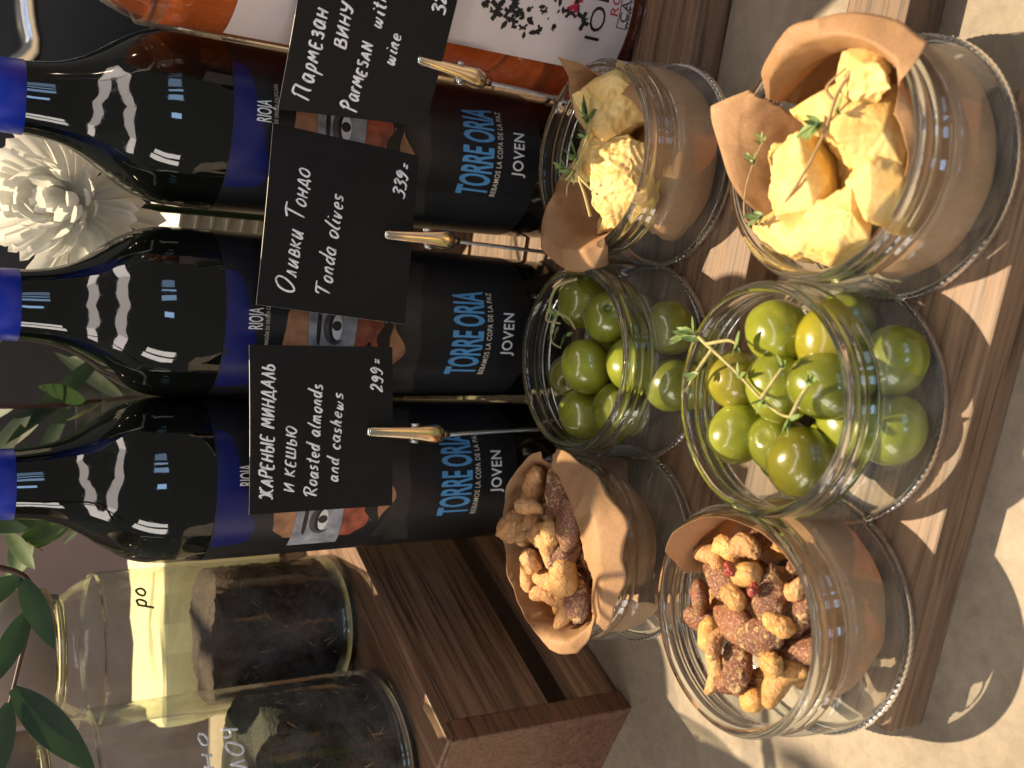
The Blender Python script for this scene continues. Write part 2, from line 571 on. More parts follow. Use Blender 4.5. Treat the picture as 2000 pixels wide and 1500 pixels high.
def lathe(profile, n=96, closed=False, mod=None):
    """surface of revolution; closed joins the last ring to the first (solid ring)"""
    vs, fs = [], []
    m = len(profile)
    for (r, z) in profile:
        for i in range(n):
            a = 2 * math.pi * i / n
            rr, zz = (r, z) if mod is None else mod(r, z, a, i)
            vs.append((rr * math.cos(a), rr * math.sin(a), zz))
    for j in range(m if closed else m - 1):
        k = (j + 1) % m
        for i in range(n):
            i2 = (i + 1) % n
            fs.append((j * n + i, j * n + i2, k * n + i2, k * n + i))
    return vs, fs

def cr(pts, n):
    """Catmull-Rom through pts, n samples a span"""
    P = [Vector(p) for p in pts]
    if len(P) < 3:
        return [P[0].lerp(P[1], i / n) for i in range(n + 1)]
    out = []
    for i in range(len(P) - 1):
        p0 = P[max(i - 1, 0)]; p1 = P[i]; p2 = P[i + 1]; p3 = P[min(i + 2, len(P) - 1)]
        for k in range(n):
            t = k / n
            out.append(0.5 * ((2 * p1) + (p2 - p0) * t + (2 * p0 - 5 * p1 + 4 * p2 - p3) * t * t + (3 * p1 - p0 - 3 * p2 + p3) * t ** 3))
    out.append(P[-1])
    return out

def tube(path, rad, n=8, squash=None, vs=None, fs=None):
    vs = [] if vs is None else vs
    fs = [] if fs is None else fs
    b = len(vs)
    path = [Vector(p) for p in path]
    nr = None
    for i, p in enumerate(path):
        d = (path[min(i + 1, len(path) - 1)] - path[max(i - 1, 0)])
        d = d.normalized() if d.length > 1e-9 else Vector((0, 0, 1))
        if squash is not None:
            s = d.cross(squash)
            s = s.normalized() if s.length > 1e-6 else Vector((1, 0, 0))
            u2 = squash * 0.30
        else:
            if nr is None:
                nr = d.orthogonal().normalized()
            nr = (nr - d * nr.dot(d)).normalized()
            s = nr
            u2 = d.cross(s)
        r = rad(i / (len(path) - 1)) if callable(rad) else rad
        for k in range(n):
            a = 2 * math.pi * k / n
            vs.append(p + s * (r * math.cos(a)) + u2 * (r * math.sin(a)))
    m = len(path)
    for j in range(m - 1):
        for k in range(n):
            k2 = (k + 1) % n
            fs.append((b + j * n + k, b + j * n + k2, b + (j + 1) * n + k2, b + (j + 1) * n + k))
    fs.append(tuple(b + k for k in range(n))[::-1])
    fs.append(tuple(b + (m - 1) * n + k for k in range(n)))
    return vs, fs

def box_bm(sx, sy, sz, bev=0.6, seg=2):
    bm = bmesh.new()
    bmesh.ops.create_cube(bm, size=1.0)
    bmesh.ops.scale(bm, vec=(sx, sy, sz), verts=bm.verts)
    if bev:
        bmesh.ops.bevel(bm, geom=bm.edges[:], offset=bev, segments=seg, affect='EDGES', profile=0.6)
    return bm

def text_verts(body, size, narrow=1.0, bold=0.0, spacing=1.0):
    """outline of a line of print, centred on x, base on y = 0, in mm"""
    cu = bpy.data.curves.new('print', 'FONT')
    cu.body = body
    cu.size = 1.0
    cu.offset = bold
    cu.space_character = spacing
    cu.resolution_u = 3
    o = bpy.data.objects.new('print', cu)
    COL.objects.link(o)
    dg = bpy.context.evaluated_depsgraph_get()
    me = bpy.data.meshes.new_from_object(o.evaluated_get(dg))
    bpy.data.objects.remove(o)
    vs = [v.co.copy() for v in me.vertices]
    fs = [tuple(p.vertices) for p in me.polygons]
    bpy.data.meshes.remove(me)
    x0, x1 = min(v.x for v in vs), max(v.x for v in vs)
    k = size / 0.70
    return [((v.x - (x0 + x1) / 2) * k * narrow, v.y * k) for v in vs], fs

def fit_text(body, width, height, bold=0.0, spacing=1.0):
    vs, fs = text_verts(body, height, 1.0, bold, spacing)
    w = max(v[0] for v in vs) - min(v[0] for v in vs)
    return [(v[0] * width / w, v[1]) for v in vs], fs

def wrap(pts, rad, az, z0, proud):
    """flat (x, y) mm -> on a bottle whose radius at height z is rad(z); az = direction the print faces"""
    out = []
    for x, y in pts:
        z = z0 + y
        r = rad(z) + proud
        a = az + x / r
        out.append((r * math.cos(a), r * math.sin(a), z))
    return out

# ------------------------------------------------------------------ setting
TZ = -19.0
def sheet(name, x0, x1, y0, y1, z, mat, n=2):
    vs = [(x0, y0, z), (x1, y0, z), (x1, y1, z), (x0, y1, z)]
    return mesh_obj(name, vs, [(0, 1, 2, 3)], mat, smooth=False)
bm = box_bm(2400, 1100, 40, 3)
tt = bm_obj('table_top', bm, 'concrete', loc=(0, 120 + 550, TZ - 20))
tag(tt, kind='structure')
bm = box_bm(3600, 40, 1500, 0)
tag(bm_obj('wall', bm, 'wall', loc=(-900, 2300, 350)), kind='structure')
bm = box_bm(4200, 4200, 40, 0)
tag(bm_obj('floor', bm, 'dark_floor', loc=(0, 900, -800)), kind='structure')

# ---- the slatted board under the jars
SD = Vector((0.9636, -0.2672, 0))      # along the slats
ND = Vector((0.2672, 0.9636, 0))       # across them, away from the camera
ANG = math.atan2(SD.y, SD.x)
board = thing('slatted_board', (0, 300, TZ), 'low brown wooden slatted board carrying the six jars', 'board')
def slat(d0, d1, s0, s1, th=19.0):
    bm = box_bm(s1 - s0, d1 - d0, th, 1.0, 2)
    c = SD * ((s0 + s1) / 2) + ND * ((d0 + d1) / 2)
    o = bm_obj('slat', bm, 'board', board)
    o.location = (c.x * S, (c.y - 300) * S, (th / 2) * S)
    o.rotation_euler = (0, 0, ANG)
    return o
slat(206, 264, -186, 40)
slat(271, 300, -190, 300)
slat(324, 384, -206, 14)
slat(388, 432, -212, 330)
slat(438, 500, -120, 340)
slat(504, 566, -120, 340)
slat(570, 640, -120, 340)
for s in (-120, -20):                  # cross battens between the slats
    bm = box_bm(22, 340, 8, 0.6)
    c = SD * s + ND * 400
    o = bm_obj('batten', bm, 'board', board)
    o.location = (c.x * S, (c.y - 300) * S, 4.2 * S)
    o.rotation_euler = (0, 0, ANG)

# ------------------------------------------------------------------ jars
def knurl(r, z, a, i):
    return (r, z)
RIM = [(40.8, 29.0), (42.3, 30.0), (42.9, 31.4), (42.4, 32.8), (41.2, 33.8), (41.1, 34.6), (42.1, 35.4), (42.4, 36.4),
       (41.9, 37.4), (41.0, 38.2), (41.1, 39.2), (42.0, 40.3), (42.5, 41.8), (42.3, 43.2), (41.4, 44.2), (40.3, 44.5),
       (39.2, 44.1), (38.5, 43.0), (38.3, 41.0), (38.5, 36.0), (38.9, 31.5), (39.4, 29.2)]
BODY = [(40.6, 29.2), (42.2, 28.7), (43.5, 27.6), (44.2, 25.6), (44.6, 22.0), (44.9, 17), (45.3, 10), (45.7, 5.2)]
BASE_TOP = [(45.6, 5.4), (44.6, 4.0), (41, 3.0), (30, 2.4), (12, 2.2), (0.05, 2.2)]
BASE_RING = [(45.7, 5.4), (46.7, 4.4), (47.0, 2.9), (46.6, 1.0), (45.2, 0.15), (43.6, 0.3), (42.6, 1.4), (43.4, 2.9), (44.8, 4.3)]
NK = 110
jar_meshes = {}
def jar(x, y, label):
    t = thing('glass_jar', (x, y, 0), label, 'jar', 'low glass jars on the slatted board')
    if not jar_meshes:
        vs, fs = lathe(RIM, 128, True)
        jar_meshes['rim'] = mesh_obj('rim', vs, fs, 'solid_glass', t)
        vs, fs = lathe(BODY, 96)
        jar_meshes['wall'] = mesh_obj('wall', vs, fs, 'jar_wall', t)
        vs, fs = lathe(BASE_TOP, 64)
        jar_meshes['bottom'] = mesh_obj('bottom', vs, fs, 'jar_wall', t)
        def kn(r, z, a, i):
            if r > 45.9 and 0.6 < z < 5.0:
                return (r + (0.15 if (i // 2) % 2 else -0.1), z)
            return (r, z)
        vs, fs = lathe(BASE_RING, NK * 4, True, kn)
        jar_meshes['knurled_foot'] = mesh_obj('knurled_foot', vs, fs, 'knurl', t)
    else:
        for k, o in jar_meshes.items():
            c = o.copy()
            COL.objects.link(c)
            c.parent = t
    return t
J = {'FO': (-4.3, 270.7), 'FN': (-85.5, 283.1), 'FP': (78.0, 245.0), 'BO': (11.9, 389.1), 'BP': (101.5, 376.1), 'BN': (-75.0, 397.4)}
jar(*J['FO'], 'open glass jar of sunlit olives with a long thyme sprig across them')
jar(*J['FN'], 'open glass jar of sunlit nuts overhanging the end of the wooden board')
jar(*J['FP'], 'glass jar of cheese lined with parchment folded over its rim, on the board edge')
jar(*J['BO'], 'open glass jar of shaded olives close to the bottle necks, under the middle price card')
jar(*J['BP'], 'glass jar of cheese beside the pink wine bottle, paper curling over its rim')
jar(*J['BN'], 'glass jar heaped with nuts and hidden by a wide crumpled paper flap')

# ---- parchment liners
def hsh(i, j, k):
    q = math.sin(i * 127.1 + j * 311.7 + k * 74.7) * 43758.5453
    return (q - math.floor(q)) * 2 - 1
def tin(u_, v_, L, k):
    """piecewise flat height field: crisp facets like crumpled paper"""
    u_, v_ = u_ / L, v_ / L
    i, j = math.floor(u_), math.floor(v_)
    fu, fv = u_ - i, v_ - j
    a_, b_, c_, d_ = hsh(i, j, k), hsh(i + 1, j, k), hsh(i, j + 1, k), hsh(i + 1, j + 1, k)
    if hsh(i, j, k + 9) > 0:
        return a_ + (b_ - a_) * fu + (d_ - b_) * fv if fu > fv else a_ + (d_ - c_) * fu + (c_ - a_) * fv
    return a_ + (b_ - a_) * fu + (c_ - a_) * fv if fu + fv < 1 else d_ + (c_ - d_) * (1 - fu) + (b_ - d_) * (1 - fv)
def paper(jar_xy, label, sheets, crumple=1.0, group='parchment liners in the jars'):
    t = thing('parchment_liner', (jar_xy[0], jar_xy[1], 0), label, 'paper', group)
    for si, keys in enumerate(sheets):
        keys = sorted(keys)
        th0, th1 = keys[0][0], keys[-1][0]
        n = max(50, int((th1 - th0) / 1.0))
        m = 60
        def prof(th):
            for a, b in zip(keys[:-1], keys[1:]):
                if th <= b[0] + 1e-6:
                    f = (th - a[0]) / (b[0] - a[0])
                    return [(p[0] * (1 - f) + q[0] * f, p[1] * (1 - f) + q[1] * f) for p, q in zip(a[1], b[1])]
            return keys[-1][1]
        vs = []
        jseed = int(abs(jar_xy[0]) * 3 + si * 7)
        fr = random.Random(int(abs(jar_xy[0]) * 7 + si))
        folds = []
        for q in range(8):
            an = fr.uniform(0, math.pi)
            folds.append((math.cos(an), math.sin(an), fr.uniform(18, 60), fr.uniform(0.15, 0.5) * crumple, fr.random()))
        seed = Vector((jar_xy[0] * 0.37 + si * 5.1, jar_xy[1] * 0.21, si * 3.3))
        for i in range(n + 1):
            th = th0 + (th1 - th0) * i / n
            pr = [Vector((p[0], p[1], 0)) for p in prof(th)]
            sm = cr(pr, 10)
            ln = [pr[min(q // 10, len(pr) - 2)].lerp(pr[min(q // 10, len(pr) - 2) + 1], q / 10 - min(q // 10, len(pr) - 2)) for q in range(len(sm))]
            sm = [u_.lerp(v_, 0.55) for u_, v_ in zip(sm, ln)]
            tmax = 1.0 - 0.05 * (1 + noise.noise(Vector((th * 0.055, si, 1.7)))) - 0.004 * (1 + noise.noise(Vector((th * 1.1, si, 4.1))))
            for j in range(m + 1):
                q = j / m * tmax * (len(sm) - 1)
                a = int(min(q, len(sm) - 2))
                p = sm[a].lerp(sm[a + 1], q - a)
                # sideways wander at the two torn side edges
                e = min(i, n - i)
                th2 = th + (2.2 * noise.noise(Vector((j * 0.25, si * 3 + (i > n / 2), 9.2))) if e < 2 else 0)
                ar = R(th2)
                P = Vector((p.x * math.cos(ar), p.x * math.sin(ar), p.y))
                free = min(1.0, max(0.55, (j / m - 0.35) * 2.2))
                q3 = P * 0.075 + seed
                d = 0.0
                sx, sy = th * 0.68, (p.y + p.x * 0.6)
                wu = sx + 5.0 * noise.noise(q3 * 0.9) + 40 * si
                wv_ = sy + 5.0 * noise.noise(q3 * 0.9 + Vector((7, 3, 1)))
                d = crumple * (1.0 * tin(wu * 0.83 + wv_ * 0.55, wv_ * 0.83 - wu * 0.55, 15.0, jseed)
                               + 0.42 * tin(wu * 0.5 - wv_ * 0.87, wv_ * 0.5 + wu * 0.87, 6.5, jseed + 3))
                d = d * free + 0.9 * free * noise.noise(P * 0.06 + seed)
                if P.z < 30:
                    d = -abs(d) * 0.8
                tv = (sm[min(a + 1, len(sm) - 1)] - sm[max(a - 1, 0)])
                tv = tv.normalized() if tv.length > 1e-6 else Vector((0, 1, 0))
                nrm = Vector((math.cos(ar) * tv.y, math.sin(ar) * tv.y, -tv.x))
                P = P + nrm * d
                vs.append(P)
        fs = []
        for i in range(n):
            for j in range(m):
                a = i * (m + 1) + j
                fs.append((a, a + m + 1, a + m + 2, a + 1))
        o = mesh_obj('sheet', vs, fs, 'kraft', t)
        md = o.modifiers.new('thickness', 'SOLIDIFY')
        md.thickness = 0.0001
    return t

fp = paper(J['FP'], 'tan parchment wrapped round the cheese by the board edge, one corner sticking out', [
    [(188, [(22, 3), (38, 5), (41, 12), (38, 22), (33, 28), (31, 30), (30, 31)]),
     (225, [(22, 3), (40, 5), (43, 14), (41, 25), (36, 32), (34.5, 36), (33, 38)]),
     (262, [(22, 3), (40, 5), (43, 14), (42, 25), (36.5, 32), (36, 38), (34, 42)]),
     (282, [(22, 3), (40, 5), (43, 14), (42, 26), (37, 33), (36.5, 42), (31, 46)]),
     (292, [(22, 3), (40, 5), (43, 14), (42, 26), (37, 35), (38.5, 47), (41, 49)]),
     (300, [(22, 3), (40, 5), (43, 14), (42, 26), (37, 37), (42, 50), (55, 43)]),
     (318, [(22, 3), (40, 5), (43, 14), (42, 26), (36, 40), (40, 53), (50, 47)]),
     (345, [(22, 3), (40, 5), (43, 14), (41, 26), (35, 40), (36, 54), (46, 54)]),
     (372, [(22, 3), (40, 5), (42, 14), (40, 26), (34, 40), (34, 53), (42, 56)]),
     (392, [(22, 3), (38, 5), (40, 14), (38, 26), (34, 38), (33, 48), (38, 52)]),
     (404, [(22, 3), (34, 5), (36, 14), (36, 24), (33, 36), (33, 42), (35, 45)])],
    [(46, [(15, 12), (22, 20), (28, 30), (33, 38), (37, 44), (40, 46), (41, 47)]),
     (60, [(15, 12), (22, 22), (29, 33), (34, 42), (39, 47), (45, 50), (52, 52)]),
     (78, [(15, 12), (22, 22), (28, 32), (33, 40), (37, 45), (41, 47.5), (44, 48.5)]),
     (105, [(15, 12), (22, 20), (27, 29), (31, 35), (34, 39), (36, 42), (37, 43)]),
     (132, [(15, 10), (21, 16), (25, 22), (28, 26), (30, 29), (31, 31), (32, 33)])]])
paper(J['BP'], 'tan parchment round the cheese by the pink bottle, one strip curled over the rim', [
    [(205, [(22, 3), (38, 5), (41, 12), (38, 20), (34, 24), (32, 26), (31, 28)]),
     (240, [(22, 3), (40, 5), (43, 14), (41, 25), (36, 31), (34, 34), (33, 36)]),
     (290, [(22, 3), (40, 5), (43, 14), (42, 25), (37, 32), (36, 38), (34, 41)]),
     (325, [(22, 3), (40, 5), (43, 14), (42, 26), (37, 34), (35, 42), (29, 45)]),
     (345, [(22, 3), (40, 5), (43, 14), (42, 26), (36, 38), (36, 47), (36, 51)]),
     (360, [(22, 3), (40, 5), (43, 14), (41, 26), (35, 40), (38, 53), (42, 64)]),
     (374, [(22, 3), (40, 5), (42, 14), (40, 25), (35, 38), (36, 46), (38, 52)]),
     (400, [(22, 3), (38, 5), (40, 12), (38, 20), (33, 30), (31, 36), (30, 40)])],
    [(84, [(12, 8), (18, 14), (22, 20), (25, 26), (27, 30), (29, 33), (30, 36)]),
     (112, [(12, 8), (19, 16), (25, 26), (29, 34), (31, 39), (32, 42), (32, 44)]),
     (126, [(14, 8), (22, 18), (30, 30), (35, 40), (38, 46), (41, 47), (43, 46)]),
     (142, [(14, 8), (24, 18), (32, 30), (36, 42), (41, 51), (48, 50), (51, 43)]),
     (166, [(14, 8), (24, 18), (32, 30), (36, 42), (42, 51), (51, 47), (50, 36)]),
     (184, [(14, 8), (24, 18), (32, 30), (36, 41), (42, 48), (50, 43), (47, 33)]),
     (196, [(14, 8), (22, 16), (30, 26), (34, 34), (37, 40), (39, 42), (40, 42)])]])
paper(J['FN'], 'tan parchment behind the loose nuts, one corner above the rim', [
    [(226, [(38, 30), (37.8, 31), (37.6, 32), (37.3, 33), (37, 34), (36.5, 35), (36, 36)]),
     (244, [(42, 22), (41.5, 24), (40.5, 26), (39, 28), (37.5, 31), (36.5, 34), (35, 37)]),
     (266, [(42.5, 12), (42.5, 15), (42.3, 19), (41.5, 25), (37, 31), (36, 36), (34, 40)]),
     (288, [(40, 6), (42, 8), (42.5, 14), (42, 24), (37, 31), (36, 36), (34, 40)]),
     (312, [(22, 3), (40, 5), (42.5, 14), (42, 25), (37, 32), (36.5, 37), (35, 41)]),
     (350, [(22, 3), (40, 5), (43, 14), (42, 25), (37, 32), (36.5, 38), (36, 42)]),
     (378, [(22, 3), (40, 5), (43, 14), (41, 26), (36.5, 34), (37, 43), (38, 48)]),
     (400, [(22, 3), (40, 5), (42, 14), (40, 26), (36.5, 36), (37, 47), (38, 54)]),
     (416, [(22, 3), (38, 5), (41, 14), (39, 26), (36, 36), (36.5, 46), (37, 51)]),
     (432, [(22, 3), (36, 5), (39, 12), (37, 20), (35, 28), (35, 34), (35, 38)])]])
paper(J['BN'], 'crumpled tan parchment bag round the heaped nuts, its wide flap bent over the rim', [
    [(-6, [(22, 4), (40, 8), (41, 18), (37, 32), (37, 44), (42, 55), (47, 57)]),
     (30, [(22, 4), (40, 8), (41, 18), (37, 30), (36, 44), (36, 54), (37, 59)]),
     (62, [(22, 4), (40, 8), (41, 18), (37, 30), (36, 42), (36, 51), (37, 55)]),
     (98, [(22, 4), (40, 8), (41, 18), (37, 30), (36, 40), (36.5, 47), (38, 51)]),
     (138, [(22, 4), (40, 8), (41, 18), (37, 30), (36, 40), (37, 47), (38, 52)]),
     (172, [(22, 4), (40, 8), (41, 18), (37, 30), (35.5, 42), (36, 51), (36, 56)]),
     (192, [(22, 4), (40, 8), (41, 18), (37, 30), (36, 42), (40, 52), (47, 53)]),
     (208, [(22, 4), (40, 8), (41, 18), (37, 30), (37, 42), (44, 50), (52, 44)]),
     (222, [(22, 4), (40, 8), (41, 18), (37, 30), (37, 40), (41, 47), (46, 46)]),
     (238, [(22, 4), (40, 8), (42, 18), (38, 29), (36.5, 40), (40, 48), (45, 49)])],
    [(236, [(30, 10), (34, 18), (34, 26), (36, 38), (40, 49), (48, 51), (55, 45)]),
     (258, [(30, 10), (34, 18), (34, 26), (35, 40), (38, 52), (48, 54), (58, 47)]),
     (272, [(30, 10), (34, 18), (34, 26), (34, 42), (35, 55), (50, 57), (66, 48)]),
     (286, [(30, 10), (34, 18), (34, 26), (34, 42), (35, 56), (50, 57), (67, 46)]),
     (302, [(30, 10), (34, 18), (34, 26), (34, 42), (36, 57), (49, 57), (60, 49)]),
     (325, [(30, 10), (34, 18), (34, 26), (34, 42), (38, 56), (46, 56), (53, 51)]),
     (342, [(30, 10), (34, 18), (34, 26), (35, 42), (40, 55), (45, 56), (50, 54)])]], 1.9)

# ------------------------------------------------------------------ food
def ico(sub=4):
    bm = bmesh.new()
    bmesh.ops.create_icosphere(bm, subdivisions=sub, radius=1.0)
    vs = [v.co.copy() for v in bm.verts]
    fs = [tuple(v.index for v in f.verts) for f in bm.faces]
    bm.free()
    return vs, fs
ICO3, ICO4, ICO5 = ico(3), ico(4), ico(5)

def olive(x, y, z, label, group, r=11.3, mat='olive', aim=None, hole=False):
    sd = Vector((x, y, z)) * 0.13
    vs = []
    for v in ICO4[0]:
        k = 1.0 + 0.035 * noise.noise(v * 1.1 + sd) + 0.008 * noise.noise(v * 3.5 + sd)
        p = Vector((v.x * r * 0.96, v.y * r * 0.96, v.z * r * 1.10)) * k
        top = max(0.0, v.z - 0.93) / 0.07
        p.z -= (2.4 if hole else 1.0) * top * top * r / 11
        vs.append(p)
    o = mesh_obj('olive', vs, ICO4[1], mat, loc=(x, y, z))
    if aim is None:
        aim = Vector((rnd.uniform(-1, 1), rnd.uniform(-1, 1), rnd.uniform(-0.6, 0.6)))
    o.rotation_euler = Vector(aim).to_track_quat('Z', 'Y').to_euler()
    tag(o, label, 'olive', group)
    if hole:
        hv, hf = lathe([(1.5, -0.1), (1.1, -0.8), (0.05, -1.2)], 16)
        h = mesh_obj('stem_hole', [(a, b, c + r * 1.10 - 1.6) for a, b, c in hv], hf, 'print_dark', o)
    return o
GFO, GBO = 'olives in the jar with the long thyme sprig', 'olives in the shaded jar by the bottles'
LFO = 'glossy green olive in the sunlit olive jar with the long thyme sprig'
LBO = 'green olive in the shaded olive jar next to the wine bottles'
for k, (x, y, z) in enumerate([(20.3, 274.0, 31), (16.0, 251.4, 29), (-0.2, 271.1, 33), (1.0, 247.8, 35), (2.7, 302.0, 25), (-17.9, 300.0, 25),
                               (-21.0, 283.0, 20), (-26.0, 260.0, 33), (-13.0, 247.5, 21), (9.4, 237.5, 13.6), (-14.3, 239.0, 13.6 - 2.0)]):
    mat, lab = 'olive', LFO
    if k == 1: mat, lab = 'olive_yellow', 'yellowest olive, under the jar rim beside the cheese jar'
    if k == 7: mat, lab = 'olive_brown', 'large browning olive lying next to the tip of the long thyme sprig'
    if k in (4,): mat, lab = 'olive_brown', 'dull brownish olive below the forked end of the long thyme sprig'
    olive(x, y, z, lab, GFO if lab == LFO else None, 12.3, mat)
for x, y, z in [(-22, 262, 13), (18, 282, 13), (-3, 292, 12.6), (6, 259, 12.8), (-27, 286, 12.6), (24, 258, 13)]:
    olive(x, y, z, LFO, GFO, 11.0)
for k, (x, y, z) in enumerate([(40.0, 404.5, 27), (30.5, 377.3, 32), (4.4, 418.0, 24), (8.4, 391.5, 33), (-14.0, 403.0, 26),
                               (-11.5, 376.0, 27), (9.3, 366.5, 26), (25.7, 356.5, 13.4), (0.5, 354.5, 13.4)]):
    if k == 1:
        olive(x, y, z, 'olive with a dark stem hole, nearest the paper curl of the cheese jar', None, 11.8, 'olive', (0.3, -0.75, 0.55), True)
    elif k == 2:
        olive(x, y, z, 'brownish olive with a small stem pit against the wall of the shaded jar', None, 11.2, 'olive_brown', (-0.3, -0.6, 0.6), True)
    else:
        olive(x, y, z, LBO, GBO, 12.3)
for x, y, z in [(34, 385, 13), (-12, 386, 13), (12, 406, 12.7), (-8, 411, 12.5), (14, 379, 13)]:
    olive(x, y, z, LBO, GBO, 11.0)

def nut(kind, x, y, z, rot, sc=1.0, coat=0.0, mat=None, group=None, label=None):
    sd = Vector((x * 0.31, y * 0.17, z * 0.23))
    base = ICO4
    vs = []
    for v in base[0]:
        if kind == 'almond':
            tpr = 1.0 - 0.42 * max(0, v.x) ** 1.6
            p = Vector((v.x * 11.2, v.y * 6.4 * tpr, v.z * 4.3 * tpr))
            p.x += 1.2 * max(0, v.x) ** 6
        elif kind == 'cashew':
            a = v.x * 1.25
            rad = 3.9 * (0.82 + 0.25 * (v.x * 0.6 + 0.2))
            c = Vector((9.0 * math.sin(a), 9.0 * (1 - math.cos(a)) - 2.5, 0))
            s = math.sqrt(max(0.0, 1 - v.x * v.x))
            ny, nz = (v.y, v.z)
            d = Vector((-math.sin(a) * 1.0, math.cos(a), 0))
            p = c + d * (ny * rad * 1.25) + Vector((0, 0, nz * rad * 1.1))
        else:
            waist = 1.0 - 0.10 * math.cos(v.x * 4.0)
            p = Vector((v.x * 7.6, v.y * 5.2 * waist, v.z * 5.0 * waist))
            if abs(v.y) < 0.12 and v.z > 0:
                p.z -= 0.35
        p = p * sc
        k = 0.25 * noise.noise(p * 0.18 + sd) * 2.2 + 0.28 * noise.noise(p * 0.55 + sd)
        if coat:
            m = noise.noise(p * 0.22 + sd * 1.7)
            lump = max(0.0, m + 0.15) * 1.4 * coat
            k += lump * (0.75 + 0.9 * noise.noise(p * 0.9 + sd)) + coat * 0.55 * noise.noise(p * 1.5 + sd) + coat * 0.3 * noise.noise(p * 3.1 + sd)
        p = p + v.normalized() * k
        vs.append(p)
    m = mat or {'almond': 'almond', 'cashew': 'cashew', 'peanut': 'peanut', 'berry': 'berry'}[kind]
    o = mesh_obj(kind, vs, base[1], m, loc=(x, y, z))
    o.rotation_euler = [R(a) for a in rot]
    tag(o, label, kind, group)
    return o
LN = {('FN', 'almond'): 'brown skinned almond in the nut jar that overhangs the board end',
      ('FN', 'cashew'): 'golden cashew in the nut jar that overhangs the board end',
      ('FN', 'peanut'): 'small golden peanut in the nut jar that overhangs the board end',
      ('BN', 'almond'): 'dark almond in the paper bag of heaped nuts',
      ('BN', 'cashew'): 'sugary tan cashew in the paper bag of heaped nuts',
      ('BN', 'peanut'): 'pale golden peanut in the paper bag of heaped nuts'}
def put(j, kind, x, y, z, rot, sc=1.0, coat=0.0, mat=None, label=None):
    lab = label or LN[(j, kind)]
    nut(kind, x, y, z, rot, sc * 0.93, coat, mat, None if label else kind + 's ' + ('in the open nut jar' if j == 'FN' else 'in the paper bag'), lab)
# jar at the board end
put('FN', 'cashew', -67.5, 303.0, 36, (35, 10, 70), 1.05, 0.2)
put('FN', 'cashew', -60.5, 283.6, 37, (20, 10, 100), 1.05, 1.2, 'cashew_coated', 'crumb covered cashew clump with a red berry bit, next to the olive jar')
put('FN', 'almond', -75.0, 293.5, 37, (15, -8, 60), 1.05, 0.3)
put('FN', 'almond', -83.3, 308.5, 36, (40, 25, 160), 0.9, 0.4, None, 'reddish almond leaning against the jar wall with its tip up')
put('FN', 'peanut', -95.6, 301.5, 37, (10, 30, 40), 1.05, 0.2)
put('FN', 'almond', -87.5, 285.0, 40, (12, 5, 75), 1.12, 0.25, None, 'broad almond with pale dusting in the middle of the open nut jar')
put('FN', 'almond', -89.5, 270.1, 42, (-20, 0, 110), 1.08, 1.3, 'almond_coated', 'almond thickly crusted with crumbs lying on top of the open nut jar')
put('FN', 'almond', -75.0, 268.0, 39, (25, 18, 15), 1.0, 1.1, 'almond_coated')
put('FN', 'peanut', -68.3, 278.2, 41, (30, 10, 100), 1.0, 0.5)
put('FN', 'cashew', -110.0, 301.0, 36, (15, 20, 20), 0.95, 1.0, 'cashew_coated')
put('FN', 'almond', -103.2, 286.5, 37, (5, 20, 20), 1.05, 1.2, 'almond_coated')
put('FN', 'cashew', -100.8, 273.4, 35, (60, 0, 30), 1.0, 0.7, 'cashew_coated')
put('FN', 'cashew', -103.8, 261.0, 39, (20, -15, 140), 1.2, 0.15, 'peanut', 'largest smooth orange cashew, resting against the front of the open nut jar')
put('FN', 'peanut', -115.5, 280.4, 35, (0, 25, 110), 1.0, 0.3)
put('FN', 'almond', -91.5, 256.5, 34, (40, 0, 100), 0.95, 0.3)
put('FN', 'almond', -78.8, 257.5, 34, (30, 0, 160), 0.95, 0.6, 'almond_coated')
nut('berry', -66.5, 283.0, 45.2, (30, 20, 50), 0.42, 0.3, None, 'red berry bits', 'dried red berry bit stuck among the nuts of the open jar')
nut('berry', -72.0, 270.0, 45.6, (10, 40, 20), 0.36, 0.3, None, 'red berry bits', 'dried red berry bit stuck among the nuts of the open jar')
for k in range(22):
    a, r_ = k * 2.39996, 30 * math.sqrt((k % 11 + 0.5) / 11)
    kd = ('almond', 'cashew', 'peanut')[k % 3]
    put('FN', kd, -86 + r_ * math.cos(a), 283 + r_ * math.sin(a), 12 if k < 11 else 25, [rnd.uniform(0, 360) for _ in range(3)], 0.95, 0.6)
for kd, x, y, z, sc, mt in (('peanut', -77, 281, 44, 0.8, None), ('cashew', -96, 292, 42, 0.75, 'cashew_coated'), ('peanut', -83, 261, 42, 0.8, None),
                            ('peanut', -61, 293, 37, 0.85, None), ('almond', -92, 312, 33, 0.85, None), ('cashew', -70, 259, 37, 0.8, 'cashew_coated'),
                            ('almond', -112, 290, 33, 0.9, None), ('peanut', -97, 262, 44, 0.75, None)):
    put('FN', kd, x, y, z, [rnd.uniform(-50, 50), rnd.uniform(-40, 40), rnd.uniform(0, 360)], sc, 0.9, mt)
for kd, x, y, z, sc, mt in (('peanut', -66, 384, 57, 0.85, None), ('cashew', -57, 402, 57, 0.85, 'cashew_coated'), ('peanut', -81, 400, 57, 0.9, 'cashew_coated'),
                            ('almond', -75, 379, 52, 0.9, None), ('cashew', -98, 398, 50, 0.9, 'cashew_coated'), ('peanut', -70, 410, 55, 0.9, 'cashew_coated')):
    put('BN', kd, x, y, z, [rnd.uniform(-50, 50), rnd.uniform(-40, 40), rnd.uniform(0, 360)], sc, 0.9, mt)
